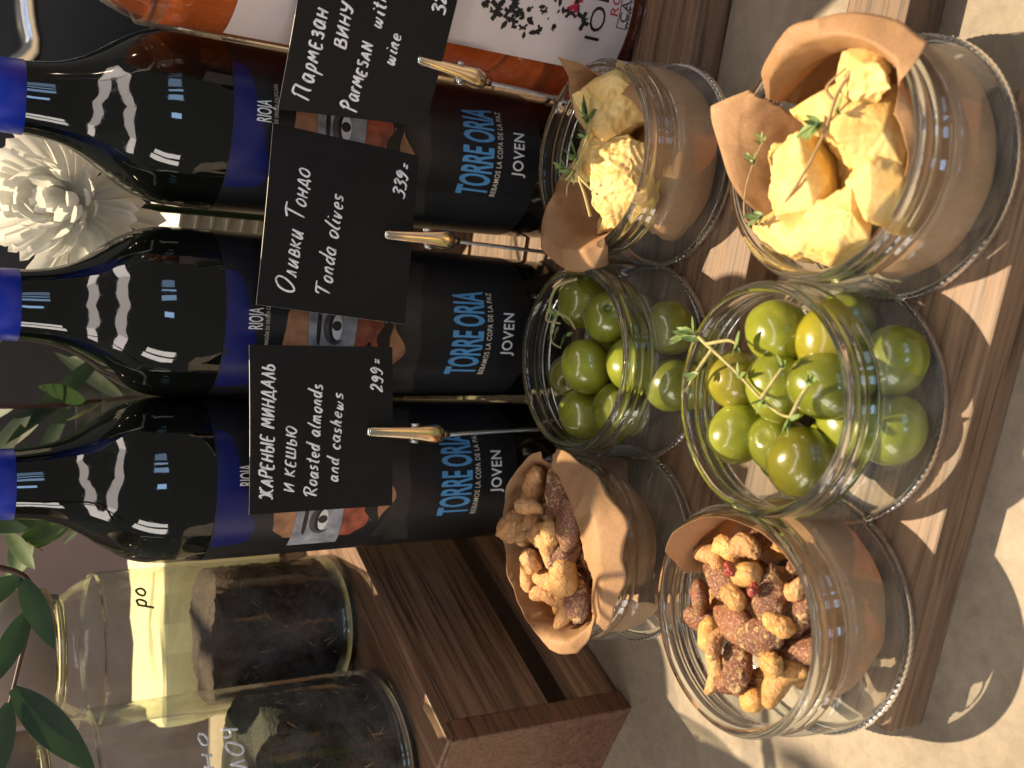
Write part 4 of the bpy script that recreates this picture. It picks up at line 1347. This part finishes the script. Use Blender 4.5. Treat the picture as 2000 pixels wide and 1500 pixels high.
# ------------------------------------------------------------------ price cards
GL = {
 'Ж': (1.15, [[(0, .85), (.2, .98), (.42, .55), (.3, .1), (.02, .05)], [(.58, 1), (.5, 0)], [(1.12, .95), (.85, .95), (.62, .52), (.8, .08), (1.05, .02)]]),
 'А': (.75, [[(0, 0), (.42, 1)], [(.42, 1), (.66, 0)], [(.16, .36), (.6, .36)]]),
 'Р': (.68, [[(.05, 0), (.12, 1)], [(.12, .97), (.5, .98), (.6, .75), (.42, .5), (.1, .48)]]),
 'Е': (.65, [[(.55, 1), (.12, .97), (.06, .05), (.5, .0)], [(.1, .52), (.45, .52)]]),
 'Н': (.75, [[(.05, 0), (.12, 1)], [(.58, 0), (.65, 1)], [(.1, .5), (.6, .52)]]),
 'Ы': (.95, [[(.08, 1), (.05, 0)], [(.06, .5), (.4, .5), (.48, .22), (.35, 0), (.05, .0)], [(.78, 1), (.74, 0)]]),
 'М': (.95, [[(0, 0), (.16, 1)], [(.16, 1), (.42, .3)], [(.42, .3), (.72, 1)], [(.72, 1), (.8, 0)]]),
 'И': (.78, [[(.1, 1), (.05, 0)], [(.05, 0), (.62, 1)], [(.62, 1), (.6, 0)]]),
 'Д': (.85, [[(.12, .12), (.4, 1), (.6, .12)], [(-.02, -.15), (.0, .12)], [(.0, .12), (.75, .12)], [(.75, .12), (.74, -.15)]]),
 'Л': (.72, [[(0, 0), (.15, .1), (.35, 1)], [(.35, 1), (.58, 0)]]),
 'Ь': (.65, [[(.1, 1), (.05, 0)], [(.06, .5), (.42, .52), (.5, .22), (.36, 0), (.05, .0)]]),
 'К': (.72, [[(.1, 1), (.05, 0)], [(.58, 1), (.1, .48)], [(.1, .48), (.6, 0)]]),
 'Ш': (1.05, [[(.08, 1), (.05, 0)], [(.05, 0), (.9, 0)], [(.5, 1), (.46, 0)], [(.93, 1), (.9, 0)]]),
 'Ю': (1.0, [[(.08, 1), (.05, 0)], [(.06, .5), (.36, .5)], [(.64, 1), (.4, .75), (.38, .25), (.6, 0), (.84, .3), (.86, .75), (.64, 1)]]),
 'О': (.95, [[(.5, 1.05), (.15, .8), (.02, .35), (.2, 0), (.5, .08), (.75, .5), (.78, .88), (.5, 1.05)]]),
 'Т': (.85, [[(-.08, .92), (.3, 1.02), (.85, 1.02)], [(.4, 1), (.28, 0)]]),
 'П': (.95, [[(.0, 0), (.14, .85)], [(.0, .82), (.2, 1.0), (.6, .98), (.72, .9)], [(.66, .95), (.6, .3), (.66, 0)]]),
 'В': (.75, [[(.08, 0), (.12, 1)], [(.1, 1), (.5, .98), (.52, .68), (.12, .54)], [(.12, .54), (.6, .48), (.58, .08), (.05, .0)]]),
 'У': (.72, [[(.05, 1), (.12, .55), (.5, .5)], [(.64, 1), (.5, .4), (.3, -.02), (.02, .05)]]),
 'З': (.62, [[(.05, .9), (.35, 1), (.48, .78), (.2, .55)], [(.2, .55), (.52, .42), (.45, .05), (.0, .08)]]),
 'С': (.7, [[(.55, .85), (.35, 1), (.06, .6), (.12, .1), (.5, .08)]]),
 'о': (.52, [[(.28, .56), (.06, .42), (.04, .12), (.22, 0), (.42, .16), (.42, .44), (.28, .56)]]),
 'а': (.56, [[(.42, .5), (.2, .56), (.04, .3), (.12, .02), (.3, .08), (.44, .5)], [(.45, .55), (.42, .1), (.54, .0)]]),
 'л': (.55, [[(.0, 0), (.12, .08), (.26, .55)], [(.26, .55), (.42, 0)]]),
 'и': (.58, [[(.08, .55), (.05, .05), (.2, .05), (.42, .55)], [(.42, .55), (.4, .05), (.5, .0)]]),
 'в': (.52, [[(.06, 0), (.1, .58)], [(.1, .58), (.36, .54), (.34, .32), (.1, .3)], [(.1, .3), (.44, .26), (.4, .02), (.05, 0)]]),
 'к': (.52, [[(.08, .58), (.05, 0)], [(.42, .56), (.08, .26)], [(.08, .26), (.44, 0)]]),
 'н': (.58, [[(.06, .58), (.04, 0)], [(.42, .6), (.4, 0)], [(.06, .3), (.42, .3)]]),
 'д': (.6, [[(.1, .08), (.3, .62), (.46, .08)], [(-.02, -.1), (.0, .08)], [(.0, .08), (.56, .08)], [(.56, .08), (.56, -.1)]]),
 'р': (.5, [[(.12, .58), (.02, -.38)], [(.1, .5), (.34, .6), (.44, .36), (.28, .08), (.08, .12)]]),
 'м': (.7, [[(.0, 0), (.14, .58)], [(.14, .58), (.3, .18)], [(.3, .18), (.52, .6)], [(.52, .6), (.58, 0)]]),
 'е': (.5, [[(.42, .62), (.08, .58), (.05, 0), (.4, .0)], [(.08, .32), (.36, .32)]]),
 'з': (.46, [[(.04, .55), (.28, .62), (.34, .42), (.14, .32)], [(.14, .32), (.4, .24), (.32, -.02), (.0, .04)]]),
 'R': (.8, [[(.1, 0), (.16, .9)], [(-.1, .75), (.2, 1.0), (.58, .9), (.5, .58), (.18, .48)], [(.18, .48), (.4, .3), (.68, 0)]]),
 's': (.44, [[(.36, .54), (.12, .5), (.14, .32), (.32, .22), (.26, .02), (.0, .04)]]),
 't': (.42, [[(.24, .95), (.14, .12), (.32, .02)], [(.02, .62), (.38, .64)]]),
 'd': (.56, [[(.36, .48), (.14, .5), (.03, .22), (.16, .0), (.36, .2)], [(.5, 1.05), (.38, .12), (.5, .0)]]),
 'l': (.3, [[(.28, 1.05), (.1, .35), (.1, .05), (.24, .0)]]),
 'm': (.82, [[(.04, 0), (.1, .54)], [(.08, .3), (.24, .54), (.34, .4), (.32, 0)], [(.34, .3), (.5, .54), (.62, .4), (.62, .05), (.74, .0)]]),
 'n': (.56, [[(.04, 0), (.1, .54)], [(.08, .3), (.26, .54), (.38, .4), (.36, .05), (.48, .0)]]),
 'c': (.46, [[(.38, .48), (.2, .56), (.03, .28), (.14, .0), (.4, .06)]]),
 'h': (.56, [[(.2, 1.0), (.04, 0)], [(.08, .3), (.26, .54), (.38, .42), (.34, .05), (.46, .0)]]),
 'w': (.76, [[(.06, .54), (.04, .08), (.18, .02), (.34, .46)], [(.34, .46), (.34, .06), (.5, .02), (.64, .5)]]),
 'v': (.5, [[(.04, .54), (.14, .0), (.42, .56)]]),
 'i': (.28, [[(.14, .54), (.06, .08), (.2, .0)], [(.2, .78), (.22, .84)]]),
 'T': (.75, [[(-.14, .78), (-.1, .98), (.3, 1.02), (.72, 1.04)], [(.32, 1.0), (.18, 0)]]),
 'P': (.72, [[(.02, -.12), (.14, .95)], [(.02, .75), (.22, 1.04), (.52, .98), (.56, .72), (.16, .5)]]),
 'r': (.42, [[(.08, .56), (.03, 0)], [(.06, .34), (.2, .54), (.36, .5)]]),
 'E': (.56, [[(.46, .66), (.08, .62), (.04, .02), (.42, .0)], [(.06, .34), (.38, .34)]]),
 'S': (.5, [[(.42, .62), (.12, .6), (.14, .36), (.38, .28), (.32, .02), (.0, .05)]]),
 'A': (.58, [[(.0, 0), (.3, .68)], [(.3, .68), (.48, 0)], [(.1, .24), (.44, .26)]]),
 'N': (.62, [[(.04, 0), (.1, .66)], [(.1, .66), (.42, .02)], [(.42, .02), (.5, .7)]]),
 'M': (.76, [[(.0, 0), (.14, .66)], [(.14, .66), (.32, .2)], [(.32, .2), (.56, .68)], [(.56, .68), (.62, 0)]]),
 '2': (.62, [[(.05, .75), (.2, 1.0), (.45, .9), (.4, .55), (.05, .05), (.2, .0), (.55, .08)]]),
 '9': (.6, [[(.48, .85), (.25, 1.0), (.06, .75), (.22, .52), (.5, .8), (.48, .35), (.3, -.05), (.04, .05)]]),
 '3': (.6, [[(.08, .9), (.3, 1.02), (.5, .85), (.22, .55)], [(.22, .55), (.52, .4), (.42, .02), (.02, .02)]]),
 '=': (.7, [[(.25, .55), (.62, .58)], [(.22, .28), (.6, .32)]]),
 'e': (.5, [[(.06, .26), (.4, .34), (.32, .54), (.12, .48), (.05, .2), (.2, .0), (.42, .08)]]),
 'Ч': (.7, [[(.08, 1), (.1, .55), (.5, .5)], [(.58, 1), (.54, 0)]]),
 ' ': (.42, []),
}
GL['o'], GL['a'] = GL['о'], GL['а']
def handwriting(body, p0, p1, h, slant=0.24, seed=1, gap=0.14):
    r = random.Random(seed)
    lines, x = [], 0.0
    for ch in body:
        w, st = GL[ch]
        dy, k = r.uniform(-.04, .04), r.uniform(.94, 1.06)
        for s in st:
            lines.append([(x + a * k + r.uniform(-.03, .03) + slant * b, b * k + dy + r.uniform(-.02, .02)) for a, b in s])
        x += w + gap
    x -= gap
    L = math.hypot(p1[0] - p0[0], p1[1] - p0[1])
    kx = L / (x * 1.0)
    ca, sa = (p1[0] - p0[0]) / L, (p1[1] - p0[1]) / L
    return [[(p0[0] + a * kx * ca - b * h * sa, p0[1] + a * kx * sa + b * h * ca) for a, b in l] for l in lines]
def price_card(center, size, tilt, yaw, label, lines):
    t = thing('price_card', center, label, 'card', 'black handwritten price cards', (0, R(-tilt), R(yaw)))
    w, h = size
    n = 10
    bm = box_bm(w, 0.5, h, 0)
    bmesh.ops.subdivide_edges(bm, edges=bm.edges[:], cuts=6, use_grid_fill=True)
    for v in bm.verts:
        v.co.y += 1.2 * (v.co.x / w * 2) ** 2 * (0.6 + 0.4 * v.co.z / h)
    co = bm_obj('card', bm, 'card', t)
    co.data.materials.append(M['white_edge'])
    for pl in co.data.polygons:
        if abs(pl.normal.y) < 0.5: pl.material_index = 1
    for body, p0, p1, hh, rad, sd in lines:
        vs, fs = [], []
        for st in handwriting(body, p0, p1, hh, seed=sd):
            path = [Vector((q.x, -0.30 + 1.2 * (q.x / w * 2) ** 2 * (0.6 + 0.4 * q.y / h), q.y)) for q in cr([(a, b, 0) for a, b in st], 7)]
            jr = rnd.uniform(0.9, 1.15)
            tube(path, lambda q: 0.88 * rad * jr * (0.80 + 0.34 * math.sin(3.0 * q + 0.4)), 8, Vector((0, 1, 0)), vs, fs)
        mesh_obj('handwriting', vs, fs, 'chalk', t)
    return t
price_card((-20.8, 440.0, 142.1), (73.5, 67.2), 0.8, 0, 'black card reading roasted almonds and cashews, 299', [
    ('ЖАРЕНЫЕ МИНДАЛЬ', (-30.9, 23.6), (28.2, 22.4), 5.6, 0.50, 1), ('И КЕШЬЮ', (-28.1, 13.6), (0.6, 12.8), 4.5, 0.46, 2),
    ('Roasted almonds', (-30.5, 3.4), (19.2, 0.6), 6.0, 0.46, 3), ('and cashews', (-24.6, -6.4), (15.1, -9.2), 5.4, 0.44, 4),
    ('299=', (15.9, -28.2), (31.0, -28.2), 5.2, 0.50, 5)])
price_card((69.5, 438.0, 135.8), (79.4, 70.2), -4.6, 0, 'black card reading Tonda olives, 339', [
    ('Оливки Тондо', (-32.8, 19.0), (22.2, 16.6), 8.2, 0.48, 6), ('Tonda olives', (-31.4, 2.6), (13.8, 0.4), 7.0, 0.48, 7),
    ('339=', (18.0, -28.9), (34.4, -31.0), 5.4, 0.56, 8)])
price_card((144.9, 405.4, 136.3), (72.0, 68.4), 2.2, -36, 'black card reading Parmesan with wine, in front of the pink bottle', [
    ('Пармезан', (-30.1, 21.6), (9.1, 21.0), 8.0, 0.54, 9), ('ВИНУ', (-6.3, 10.4), (12.6, 11.1), 5.2, 0.54, 10),
    ('ParMESAN', (-33.0, 0.2), (-2.0, -1.4), 7.0, 0.56, 11), ('with', (5.0, -2.9), (18.9, -2.8), 6.0, 0.52, 12),
    ('wine', (-9.8, -12.1), (3.4, -12.5), 5.6, 0.52, 13), ('32', (14.7, -29.7), (23.0, -28.8), 5.6, 0.58, 14)])

def clip_holder(tip, heel, foot, label, fdx=0.0):
    t = thing('clip_holder', (foot[0] + fdx, foot[1] + 3, 0), label, 'card holder', 'wire clip holders for the price cards')
    b = Vector((foot[0] + fdx, foot[1] + 3, 0))
    tip, heel, foot = Vector(tip) - b, Vector(heel) - b, Vector(foot) - b
    d = (heel - tip).normalized()
    L = (heel - tip).length
    side = d.cross(Vector((0, 1, 0))).normalized()
    nrm = Vector((0, -1, 0))
    for sgn, nm in ((1, 'front_jaw'), (-1, 'rear_jaw')):
        vs, fs = [], []
        prof = [(0.0, 1.4, 0.5), (0.04, 2.0, 0.7), (0.3, 2.5, 1.3), (0.6, 3.0, 2.1), (0.78, 3.9, 2.8), (0.88, 4.4, 3.0), (0.96, 3.6, 2.6), (1.0, 2.2, 2.2)]
        rows = []
        for q, w, o in prof:
            c = tip + d * (L * q) + nrm * (sgn * o)
            row = []
            for k in range(7):
                s_ = -1 + 2 * k / 6
                row.append(c + side * (w * s_) - nrm * (sgn * (0.9 + 0.1 * w) * s_ * s_))
            rows.append(row)
        for row in rows:
            vs += row
        for j in range(len(rows) - 1):
            for k in range(6):
                a = j * 7 + k
                fs.append((a, a + 1, a + 8, a + 7))
        o = mesh_obj(nm, vs, fs, 'clip', t)
        md = o.modifiers.new('thickness', 'SOLIDIFY')
        md.thickness = 0.0005
    # pivot pin with its spring coil
    pv = tip + d * (L * 0.62)
    vs, fs = tube([pv - side * 4.6, pv + side * 4.6], 0.9, 10)
    mesh_obj('pivot_pin', vs, fs, 'clip', t)
    vs, fs = [], []
    for sg in (-1, 1):
        coil = [pv + side * (sg * (3.4 + 0.35 * k / 8)) + d * (2.0 * math.cos(k * math.pi / 4)) + nrm * (2.0 * math.sin(k * math.pi / 4)) for k in range(25)]
        tube(coil, 0.3, 6, None, vs, fs)
    mesh_obj('spring', vs, fs, 'wire', t)
    vs, fs = tube([heel - d * 1.5, heel + d * 3.5], 1.6, 12)
    mesh_obj('ferrule', vs, fs, 'clip', t)
    base_p = Vector((0, 0, 6.0))
    mid = heel.lerp(foot, 0.5)
    core = cr([heel + d * 3, mid, foot, (foot + base_p) / 2, base_p], 24)
    vs, fs = [], []
    for ph in range(4):                                   # twisted strands
        path = []
        for i, p in enumerate(core):
            a = i * 0.62 + ph * math.pi / 2
            path.append(p + Vector((0.55 * math.cos(a), 0.55 * math.sin(a), 0)))
        tube(path, 0.48, 6, None, vs, fs)
    mesh_obj('wire', vs, fs, 'wire', t)
    vs, fs = lathe([(0.02, 0), (6.5, 0), (7.0, 0.8), (6.8, 4.5), (6.0, 5.6), (1.6, 6.6), (0.02, 6.6)], 40)
    mesh_obj('foot', vs, fs, 'clip', t)
clip_holder((-22.6, 438.4, 121.9), (-24.3, 438.4, 83.3), (-22.6, 437.4, 33), 'gold toned clip on a wire holding the almonds and cashews card')
clip_holder((67.6, 436.4, 115.4), (67.7, 436.4, 80.2), (66.3, 435.4, 31), 'gold toned clip on a wire holding the olives card')
clip_holder((141.0, 407.9, 113.7), (137.6, 410.6, 78.8), (136.6, 411.6, 39), 'tilted shiny clip on a wire holding the Parmesan card', 8.0)

# ------------------------------------------------------------------ crate and tea jars
CA = R(57)
ce = Vector((math.cos(CA), math.sin(CA), 0))
cn = Vector((math.sin(CA), -math.cos(CA), 0))          # faces the jars
C0 = Vector((-165, 421, TZ))
crate = thing('wooden_crate', C0, 'dark brown slatted wooden crate carrying the tea jars', 'crate')
def crate_piece(name, along0, along1, depth0, depth1, z0, z1, mat='crate', bev=1.0):
    bm = box_bm(along1 - along0, depth1 - depth0, z1 - z0, bev)
    o = bm_obj(name, bm, mat, crate)
    c = ce * ((along0 + along1) / 2) - cn * ((depth0 + depth1) / 2)
    o.location = (c.x * S, c.y * S, (z0 + z1) / 2 * S)
    o.rotation_euler = (0, 0, CA)
    return o
HC = 106.0
crate_piece('end_panel', 0, 12, 0, 220, 0, HC - 2, 'crate_end')
crate_piece('slat', 12.3, 330, 0.8, 11, 44, HC - 6)
crate_piece('slat', 12.3, 330, 0.8, 11, 2, 25)
crate_piece('slat', 12.3, 330, 205, 216, 76, HC - 6)
crate_piece('end_panel', 330.4, 342, 0, 220, 0, HC - 2, 'crate_end')
for k in range(4):
    crate_piece('top_board', 1, 341, 0 + k * 55.5, 54.5 + k * 55.5, HC - 5.8, HC, 'crate_top' if 'crate_top' in M else 'crate')
CT = TZ + HC

def tea_jar(x, y, rad, h, fill, tea, label, lidh=30):
    t = thing('tea_jar', (x, y, CT), label, 'jar')
    prof = [(rad - 3, 0.2), (rad - 0.8, 1.2), (rad, 4), (rad, h * 0.80), (rad - 1.2, h * 0.86), (rad - 5, h * 0.92), (rad - 9.5, h * 0.965), (rad - 10, h)]
    pts = [(p.x, p.y) for p in cr([Vector((a, b, 0)) for a, b in prof], 4)]
    vs, fs = lathe([(0.02, 0.2)] + pts, 96)
    mesh_obj('wall', vs, fs, 'tea_wall', t)
    vs, fs = lathe([(rad - 1.0, 0.6), (rad - 0.4, 3), (rad - 0.5, 8), (rad - 4, 9.5), (rad - 9, 8.5), (rad - 8, 2), (rad - 4, 0.6)], 96, True)
    mesh_obj('thick_base', vs, fs, 'solid_glass', t)
    vs, fs = lathe([(rad - 10.4, h * 0.975), (rad - 9.4, h * 0.985), (rad - 9.2, h), (rad - 10.4, h + 1.5), (rad - 12.5, h), (rad - 12.6, h * 0.985)], 80, True)
    mesh_obj('neck_ring', vs, fs, 'solid_glass', t)
    # heap of tea
    n, m = 90, 14
    vs, fs = [], []
    R0 = rad - 2.6
    def top(a, q):
        return 10 + fill + 2.5 * noise.noise(Vector((math.cos(a) * q * 2, math.sin(a) * q * 2, x))) + 1.2 * noise.noise(Vector((math.cos(a) * q * 9, math.sin(a) * q * 9, x)))
    rings = [(R0, 10), (R0, 10 + fill * 0.35), (R0, 10 + fill * 0.7)]
    for r_, z_ in rings:
        for i in range(n):
            a = 2 * math.pi * i / n
            vs.append((r_ * math.cos(a), r_ * math.sin(a), z_))
    for j in range(m):
        q = 1 - j / (m - 1) * 0.99
        for i in range(n):
            a = 2 * math.pi * i / n
            vs.append((R0 * q * math.cos(a), R0 * q * math.sin(a), top(a, q)))
    for j in range(len(rings) + m - 1):
        for i in range(n):
            i2 = (i + 1) % n
            fs.append((j * n + i, j * n + i2, (j + 1) * n + i2, (j + 1) * n + i))
    fs.append(tuple(range(n))[::-1])
    tea_o = mesh_obj('loose_tea', vs, fs, tea, t)
    # stalks pressed against the glass, one mass
    vs, fs = [], []
    for k in range(420):
        a, z = rnd.uniform(0, 2 * math.pi), rnd.uniform(12, fill + 3)
        L, tl = rnd.uniform(2.5, 7), rnd.uniform(-1.2, 1.2)
        p = Vector((math.cos(a), math.sin(a), 0)) * (R0 + 0.2)
        tg = Vector((-math.sin(a), math.cos(a), 0))
        d = tg * math.sin(tl) + Vector((0, 0, math.cos(tl)))
        tube([p + Vector((0, 0, z)) - d * L / 2, p + Vector((0, 0, z)) + d * L / 2 + p.normalized() * 0.3], rnd.uniform(0.2, 0.45), 4, None, vs, fs)
    st = mesh_obj('tea_stalks', vs, fs, tea, t)
    st.data.materials.append(M['tea_bit'])
    for i_, pl in enumerate(st.data.polygons):
        if (i_ // 6) % 6 == 0: pl.material_index = 1
    tag(st, kind='stuff')
    # lid
    rl_ = rad - 6
    vs, fs = lathe([(0.02, h + 1.7), (rl_ - 2, h + 1.7), (rl_, h + 2.6), (rl_, h + lidh - 2), (rl_ - 2, h + lidh), (0.02, h + lidh)], 80)
    mesh_obj('lid', vs, fs, 'lid', t)
    return t
ta = tea_jar(-139, 566, 39, 150, 62, 'tea_brown', 'corked storage jar half full of dark brown tea, next to the wine bottles')
tb = tea_jar(-199, 496, 49, 165, 60, 'tea_black', 'glass jar of black leaf tea with chalk writing, at the crate end')
def jar_writing(t, rad, items, mat):
    vs, fs = [], []
    for body, x0, x1, z, h in items:
        for st in handwriting(body, (x0, z), (x1, z), h, 0.1, 21):
            path = []
            for q in cr([(a, b, 0) for a, b in st], 5):
                a = R(270) + q.x / rad
                path.append(Vector((rad * math.cos(a), rad * math.sin(a), q.y)))
            tube(path, 0.6, 5, None, vs, fs)
    mesh_obj('handwriting', vs, fs, mat, t)
jar_writing(ta, 39.2, [('ро', 27, 40, 110, 8)], 'ink')
jar_writing(tb, 49.2, [('МОЛОЧ', 10, 48, 84, 7), ('но', 30, 48, 98, 7)], 'chalk')

# ------------------------------------------------------------------ things behind the bottles
# crumpled cream block added in place of the bright shape behind the tea jar
bm = box_bm(190, 92, 78, 5, 3)
bmesh.ops.subdivide_edges(bm, edges=bm.edges[:], cuts=9, use_grid_fill=True)
bm.normal_update()
for v in bm.verts:
    q = v.co
    v.co += v.normal * (3.2 * tin(q.x + q.z * 0.4, q.z + q.y, 21.0, 5) + 1.4 * tin(q.x - q.z, q.z * 0.8 + q.y, 9.0, 8))
bag = bm_obj('bright_stand_in', bm, 'cream', smooth=False, loc=(-118, 690, CT + 41))
bag.rotation_euler = (0, 0, R(8))
tag(bag, 'crumpled pale cream block standing in for the bright shape behind the brown tea jar', 'stand-in')

# stack of white plates
for k in range(8):
    z0 = 86 + k * 9.4
    pr_ = [(0.02, 0.2), (20, 0), (22, 0.6), (30, 3.0), (40, 8.2), (41, 9.0), (40.5, 9.6), (30, 5.2), (21, 3.0), (0.02, 2.8)]
    vs, fs = lathe([(a, b) for a, b in pr_], 80)
    p = mesh_obj('plate', vs, fs, 'plate', loc=(116 + rnd.uniform(-.5, .5), 668, z0))
    tag(p, 'small white plate in the stack behind the wine bottles' if k < 7 else 'sunlit topmost white plate of the stack behind the wine bottles', 'plate', 'white plates in a stack' if k < 7 else None)
# block the stack stands on
bm = box_bm(110, 90, 86 - TZ, 1.5)
st = bm_obj('wooden_stand', bm, 'crate', loc=(118, 668, (86 + TZ) / 2))
tag(st, 'dark wooden block under the stack of white plates', 'stand')

# white chrysanthemum
def petal_mesh(L, W, curl):
    vs, fs = [], []
    n = 9
    for i in range(n + 1):
        t = i / n
        w = W / 2 * (0.45 + 0.75 * t) * (1.0 if t < 0.8 else math.sqrt(max(0.0, 1 - ((t - 0.8) / 0.2) ** 2)) * 0.98 + 0.02)
        a = curl * t * 1.5
        x = L * math.sin(a) / max(1e-3, curl * 1.5)
        z = L * (1 - math.cos(a)) / max(1e-3, curl * 1.5)
        for s in (-1, -0.5, 0, 0.5, 1):
            vs.append((x, w * s, z + abs(s) ** 2 * w * 0.55))
    for i in range(n):
        for k in range(4):
            a = i * 5 + k
            fs.append((a, a + 1, a + 6, a + 5))
    me = bpy.data.meshes.new('petal')
    me.from_pydata([(a * S, b * S, c * S) for a, b, c in vs], [], fs)
    me.materials.append(M['petal'])
    me.polygons.foreach_set('use_smooth', [True] * len(me.polygons))
    return me
FC = Vector((89, 562, 233))
fl = thing('chrysanthemum', FC, 'big white chrysanthemum bloom between two dark wine bottles', 'flower')
PM = [petal_mesh(43, 7.0, 0.45), petal_mesh(39, 7.6, 0.75), petal_mesh(33, 8.2, 1.0), petal_mesh(25, 7.4, 1.2), petal_mesh(17, 6.2, 1.35)]
face = Vector((-0.12, -0.62, 0.55)).normalized()
fq = face.to_track_quat('Z', 'Y')
for layer, (cnt, tilt, me) in enumerate(((30, -34, PM[0]), (30, -16, PM[0]), (26, 0, PM[1]), (24, 16, PM[1]), (20, 32, PM[2]), (16, 50, PM[3]), (10, 68, PM[4]))):
    for k in range(cnt):
        o = bpy.data.objects.new('petal', me)
        COL.objects.link(o)
        o.parent = fl
        a = 2 * math.pi * k / cnt + layer * 0.37 + rnd.uniform(-.08, .08)
        q = fq.to_matrix().to_4x4() @ Matrix.Rotation(a, 4, 'Z') @ Matrix.Translation((0.0025, 0, (layer - 2) * 0.0012)) @ Matrix.Rotation(-R(tilt + rnd.uniform(-16, 16)), 4, 'Y') @ Matrix.Scale(rnd.uniform(.85, 1.08), 4)
        o.matrix_local = q
vs, fs = tube(cr([(0, 3, -4), (4, 18, -60), (6, 30, -150), (4, 34, -240)], 8), 2.4, 10)
mesh_obj('stem', vs, fs, 'leaf_dark', fl)

# square glass vase with dark stems, behind
vz = thing('glass_vase', (-20, 640, TZ), 'square clear glass vase of dark foliage behind the bottles', 'vase')
for k, (dx, dy, sx, sy) in enumerate(((0, -45, 90, 3), (0, 45, 90, 3), (-45, 0, 3, 86), (45, 0, 3, 86))):
    o = bm_obj('pane', box_bm(sx, sy, 225, 0.8), 'tea_wall', vz)
    o.location = (dx * S, dy * S, 116 * S)
o = bm_obj('bottom', box_bm(86, 86, 6, 0.8), 'tea_wall', vz)
o.location = (0, 0, 3.2 * S)
LM = {'d': leaf_mesh('leaf', 46, 15, 'leaf_dark', 0.12, 0.18, 10), 'l': leaf_mesh('leaf', 34, 13, 'leaf_light', 0.12, 0.14, 10), 'n': leaf_mesh('leaf', 70, 12, 'leaf_dark', 0.08, 0.1, 10)}
def branch(label, base, pts, leaves, mat='twig', rad=1.6):
    t = thing('leafy_branch', base, label, 'branch')
    b = Vector(base)
    vs, fs = tube([p - b for p in cr(pts, 8)], lambda q: rad * (1 - 0.55 * q), 8)
    mesh_obj('twig', vs, fs, mat, t)
    for which, p, d, u, sc in leaves:
        put_leaf(t, LM[which], Vector(p) - b, d, u, sc)
    return t
rl2 = random.Random(11)
def auto_leaves(pts, n, which, sc=1.0, start=0.2):
    path = cr(pts, 12)
    out = []
    for k in range(n):
        i = int((start + (1 - start) * k / n) * (len(path) - 2))
        d = (path[i + 1] - path[i]).normalized()
        s = d.cross(Vector((rl2.uniform(-1, 1), rl2.uniform(-1, 1), rl2.uniform(-1, 1)))).normalized()
        out.append((which, path[i], d * 0.5 + s, Vector((0.1, -0.7, 0.5)), sc * rl2.uniform(0.75, 1.2)))
    return out
bp_ = [(-20, 640, 6), (-30, 636, 120), (-62, 620, 230), (-95, 600, 330)]
branch('dark red stem leaning out of the square vase towards the tea jars', (-20, 640, 0), bp_, auto_leaves(bp_, 9, 'n', 0.9, 0.25), rad=2.6)
bp_ = [(-10, 648, 6), (-4, 640, 120), (-16, 632, 240), (-10, 630, 340)]
branch('dark leafy stem upright in the square vase', (-10, 648, 0), bp_, auto_leaves(bp_, 30, 'n', 1.0, 0.15), rad=2.2)
bp_ = [(-30, 650, 6), (-10, 646, 110), (20, 640, 220), (52, 640, 330)]
branch('dark leafy stem leaning out of the square vase towards the flower', (-30, 650, 0), bp_, auto_leaves(bp_, 24, 'n', 1.0, 0.15), rad=2.2)
# eucalyptus hanging in from above the tea jars
branch('eucalyptus twig with broad dark leaves in front of the jar lid', (-90, 470, 300),
       [(-66, 452, 330), (-72, 458, 290), (-80, 462, 262), (-96, 466, 258), (-120, 470, 262), (-150, 474, 268)],
       [('d', (-81, 462, 262), (-0.45, -0.1, 0.9), (0.2, -1, 0.2), 0.75), ('d', (-81, 462, 262), (-0.85, -0.2, -0.35), (0.2, -1, 0.2), 0.7),
        ('d', (-96, 466, 259), (-0.8, -0.2, 0.4), (0.1, -1, 0.3), 0.7), ('d', (-128, 470, 264), (-0.7, -0.2, -0.6), (0.3, -1, 0.2), 1.05),
        ('d', (-134, 471, 265), (-0.8, 0, 0.2), (0.3, -1, 0.2), 0.9)], rad=1.5)
lp = [(-58, 520, 300), (-66, 530, 275), (-74, 540, 258), (-84, 548, 244)]
branch('bright green eucalyptus sprig between the bottle neck and the tea jar', (-60, 520, 300), lp,
       auto_leaves(lp, 22, 'l', 0.75, 0.0), 'thyme_stem', 1.0)
# leafy branches above the frame throw the dappled shade on the crate and table
for bi, (bx, by, bz) in enumerate(((-120, 790, 900), (-170, 860, 930), (-120, 930, 880), (-200, 770, 860))):
    lp = [(bx + 40, by + 50, bz - 40), (bx, by, bz), (bx - 70, by - 20, bz + 20), (bx - 160, by - 30, bz + 10)]
    branch('eucalyptus branch arching high over the tea jars', (bx, by, bz), lp, auto_leaves(lp, 13, 'd' if bi % 2 else 'n', 1.15, 0.0))['group'] = 'eucalyptus branches over the crate'

# dark cabinet and chrome chair in the blurred room
cab = bm_obj('cabinet', box_bm(1410, 60, 1300, 4), 'dark_panel', loc=(565, 1500, 180))
tag(cab, 'black cabinet in the blurred room behind the pink bottle', 'cabinet')
ch = thing('chair_frame', (420, 1200, -780), 'blurred chrome chair frame in the dark room behind', 'chair')
for pts in ([(-120, 0, 0), (-120, 0, 900), (-60, 20, 960), (80, 20, 960), (140, 0, 900), (140, 0, 0)], [(-120, -60, 820), (140, -60, 820)]):
    vs, fs = tube(cr(pts, 8), 11, 12)
    mesh_obj('chrome_tube', vs, fs, 'chrome', ch)
o = bm_obj('backrest', box_bm(240, 18, 160, 6), 'dark_panel', ch)
o.location = (10 * S, 10 * S, 760 * S)

bpy.context.view_layer.update()
